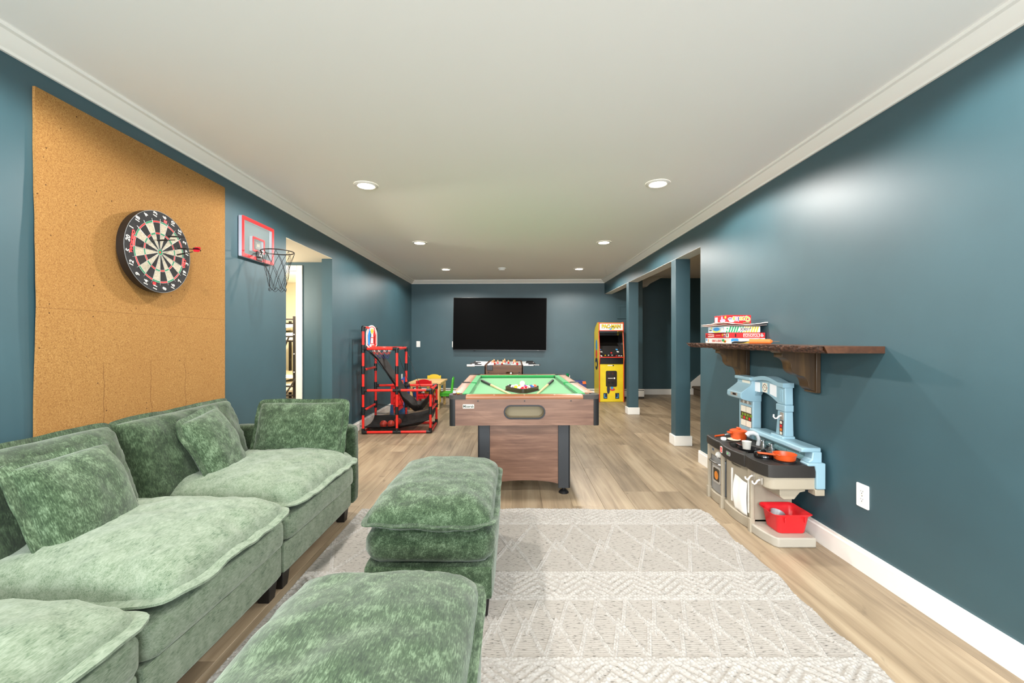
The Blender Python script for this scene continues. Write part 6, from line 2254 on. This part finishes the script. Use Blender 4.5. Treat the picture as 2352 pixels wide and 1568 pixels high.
MB().lathe([(0, .028), (.034, .028), (.050, .022), (.058, .004), (.058, 0), (.052, 0), (.045, .018), (0, .024)], n=32).build('pan_body', mat('gloss_black', (16, 16, 17), rough=.12), t)
MB().lathe([(.014, .027), (.016, .036), (.010, .042), (0, .043)], n=16).build('knob', mat('gloss_black', (16, 16, 17)), t)
t = thing('toy_skillet', 'orange toy skillet on the burner nearest the wall end', 'toy pan', (1.655, 2.615, .4975))
MB().lathe([(0, 0), (.052, 0), (.057, .004), (.064, .036), (.066, .037), (.0645, .038), (.0615, .037), (.054, .005), (0, .004)], n=36).build('pan_body', PORG, t)
MB().add(*[[(-.058, -.012, .026), (-.058, .012, .026), (-.145, .045, .030), (-.150, .023, .030), (-.058, -.012, .036), (-.058, .012, .036), (-.145, .045, .040), (-.150, .023, .040)], [(0, 3, 2, 1), (4, 5, 6, 7), (0, 1, 5, 4), (1, 2, 6, 5), (2, 3, 7, 6), (3, 0, 4, 7)]]).build('handle', PORG, t, bevel=.004)

# red tub on the near tray, with a grey cup in it
t = thing('red_tub', 'red plastic tub on the low tray of the play kitchen', 'tub', (1.683, 2.655, .0585))
RTB = mat('red_tub_plastic', (222, 34, 42), rough=.35)


def ring_(w_, d_, z, r, ear=0):
    out = []
    for a, b in rr(0, 0, w_, d_, r, 6):
        e = ear * (max(0, abs(a) / (w_ / 2)) ** 4) * max(0, 1 - abs(b) / (d_ / 2) * .9)
        out.append((a, b, z))
    return out


rings = [ring_(.162, .138, .001, .025), ring_(.17, .146, .008, .028), ring_(.198, .176, .100, .03), ring_(.232, .208, .112, .035), ring_(.232, .208, .116, .035), ring_(.196, .174, .104, .028), ring_(.166, .142, .006, .024)]
vs, fs = [], []
for k, r_ in enumerate(rings):
    for a, b, z in r_:
        # the rim dips in the middle of the short sides and lifts at the corners
        if k in (3, 4, 2, 5):
            z += .012 * (abs(b) / .1) ** 2 * (1 if abs(a) > .06 else .4) - .004
        vs.append((a, b, z))
nr = len(rings[0])
for k in range(len(rings) - 1):
    fs += [(k * nr + i, k * nr + (i + 1) % nr, (k + 1) * nr + (i + 1) % nr, (k + 1) * nr + i) for i in range(nr)]
fs += [tuple(reversed(range(nr))), tuple((len(rings) - 1) * nr + i for i in range(nr))]
MB().add(vs, fs).build('tub_body', RTB, t, angle=50)
for a in (-.06, .06):
    bx('rib', RTB, (a - .003, -.0995, .075), (a + .003, -.088, .104), t, bevel=.001)
t = thing('toy_beaker', 'grey plastic beaker lying tilted in the red tub', 'cup', (1.645, 2.685, .108))
Mt = Matrix.Rotation(R(38), 4, 'Y') @ Matrix.Rotation(R(-28), 4, 'X')
MB().lathe([(0, -.045), (.030, -.045), (.040, .040), (.0425, .044), (.0395, .044), (.029, -.040), (0, -.040)], n=32, M=Mt).build('beaker_body', mat('grey_beaker', (164, 168, 174), rough=.3), t)
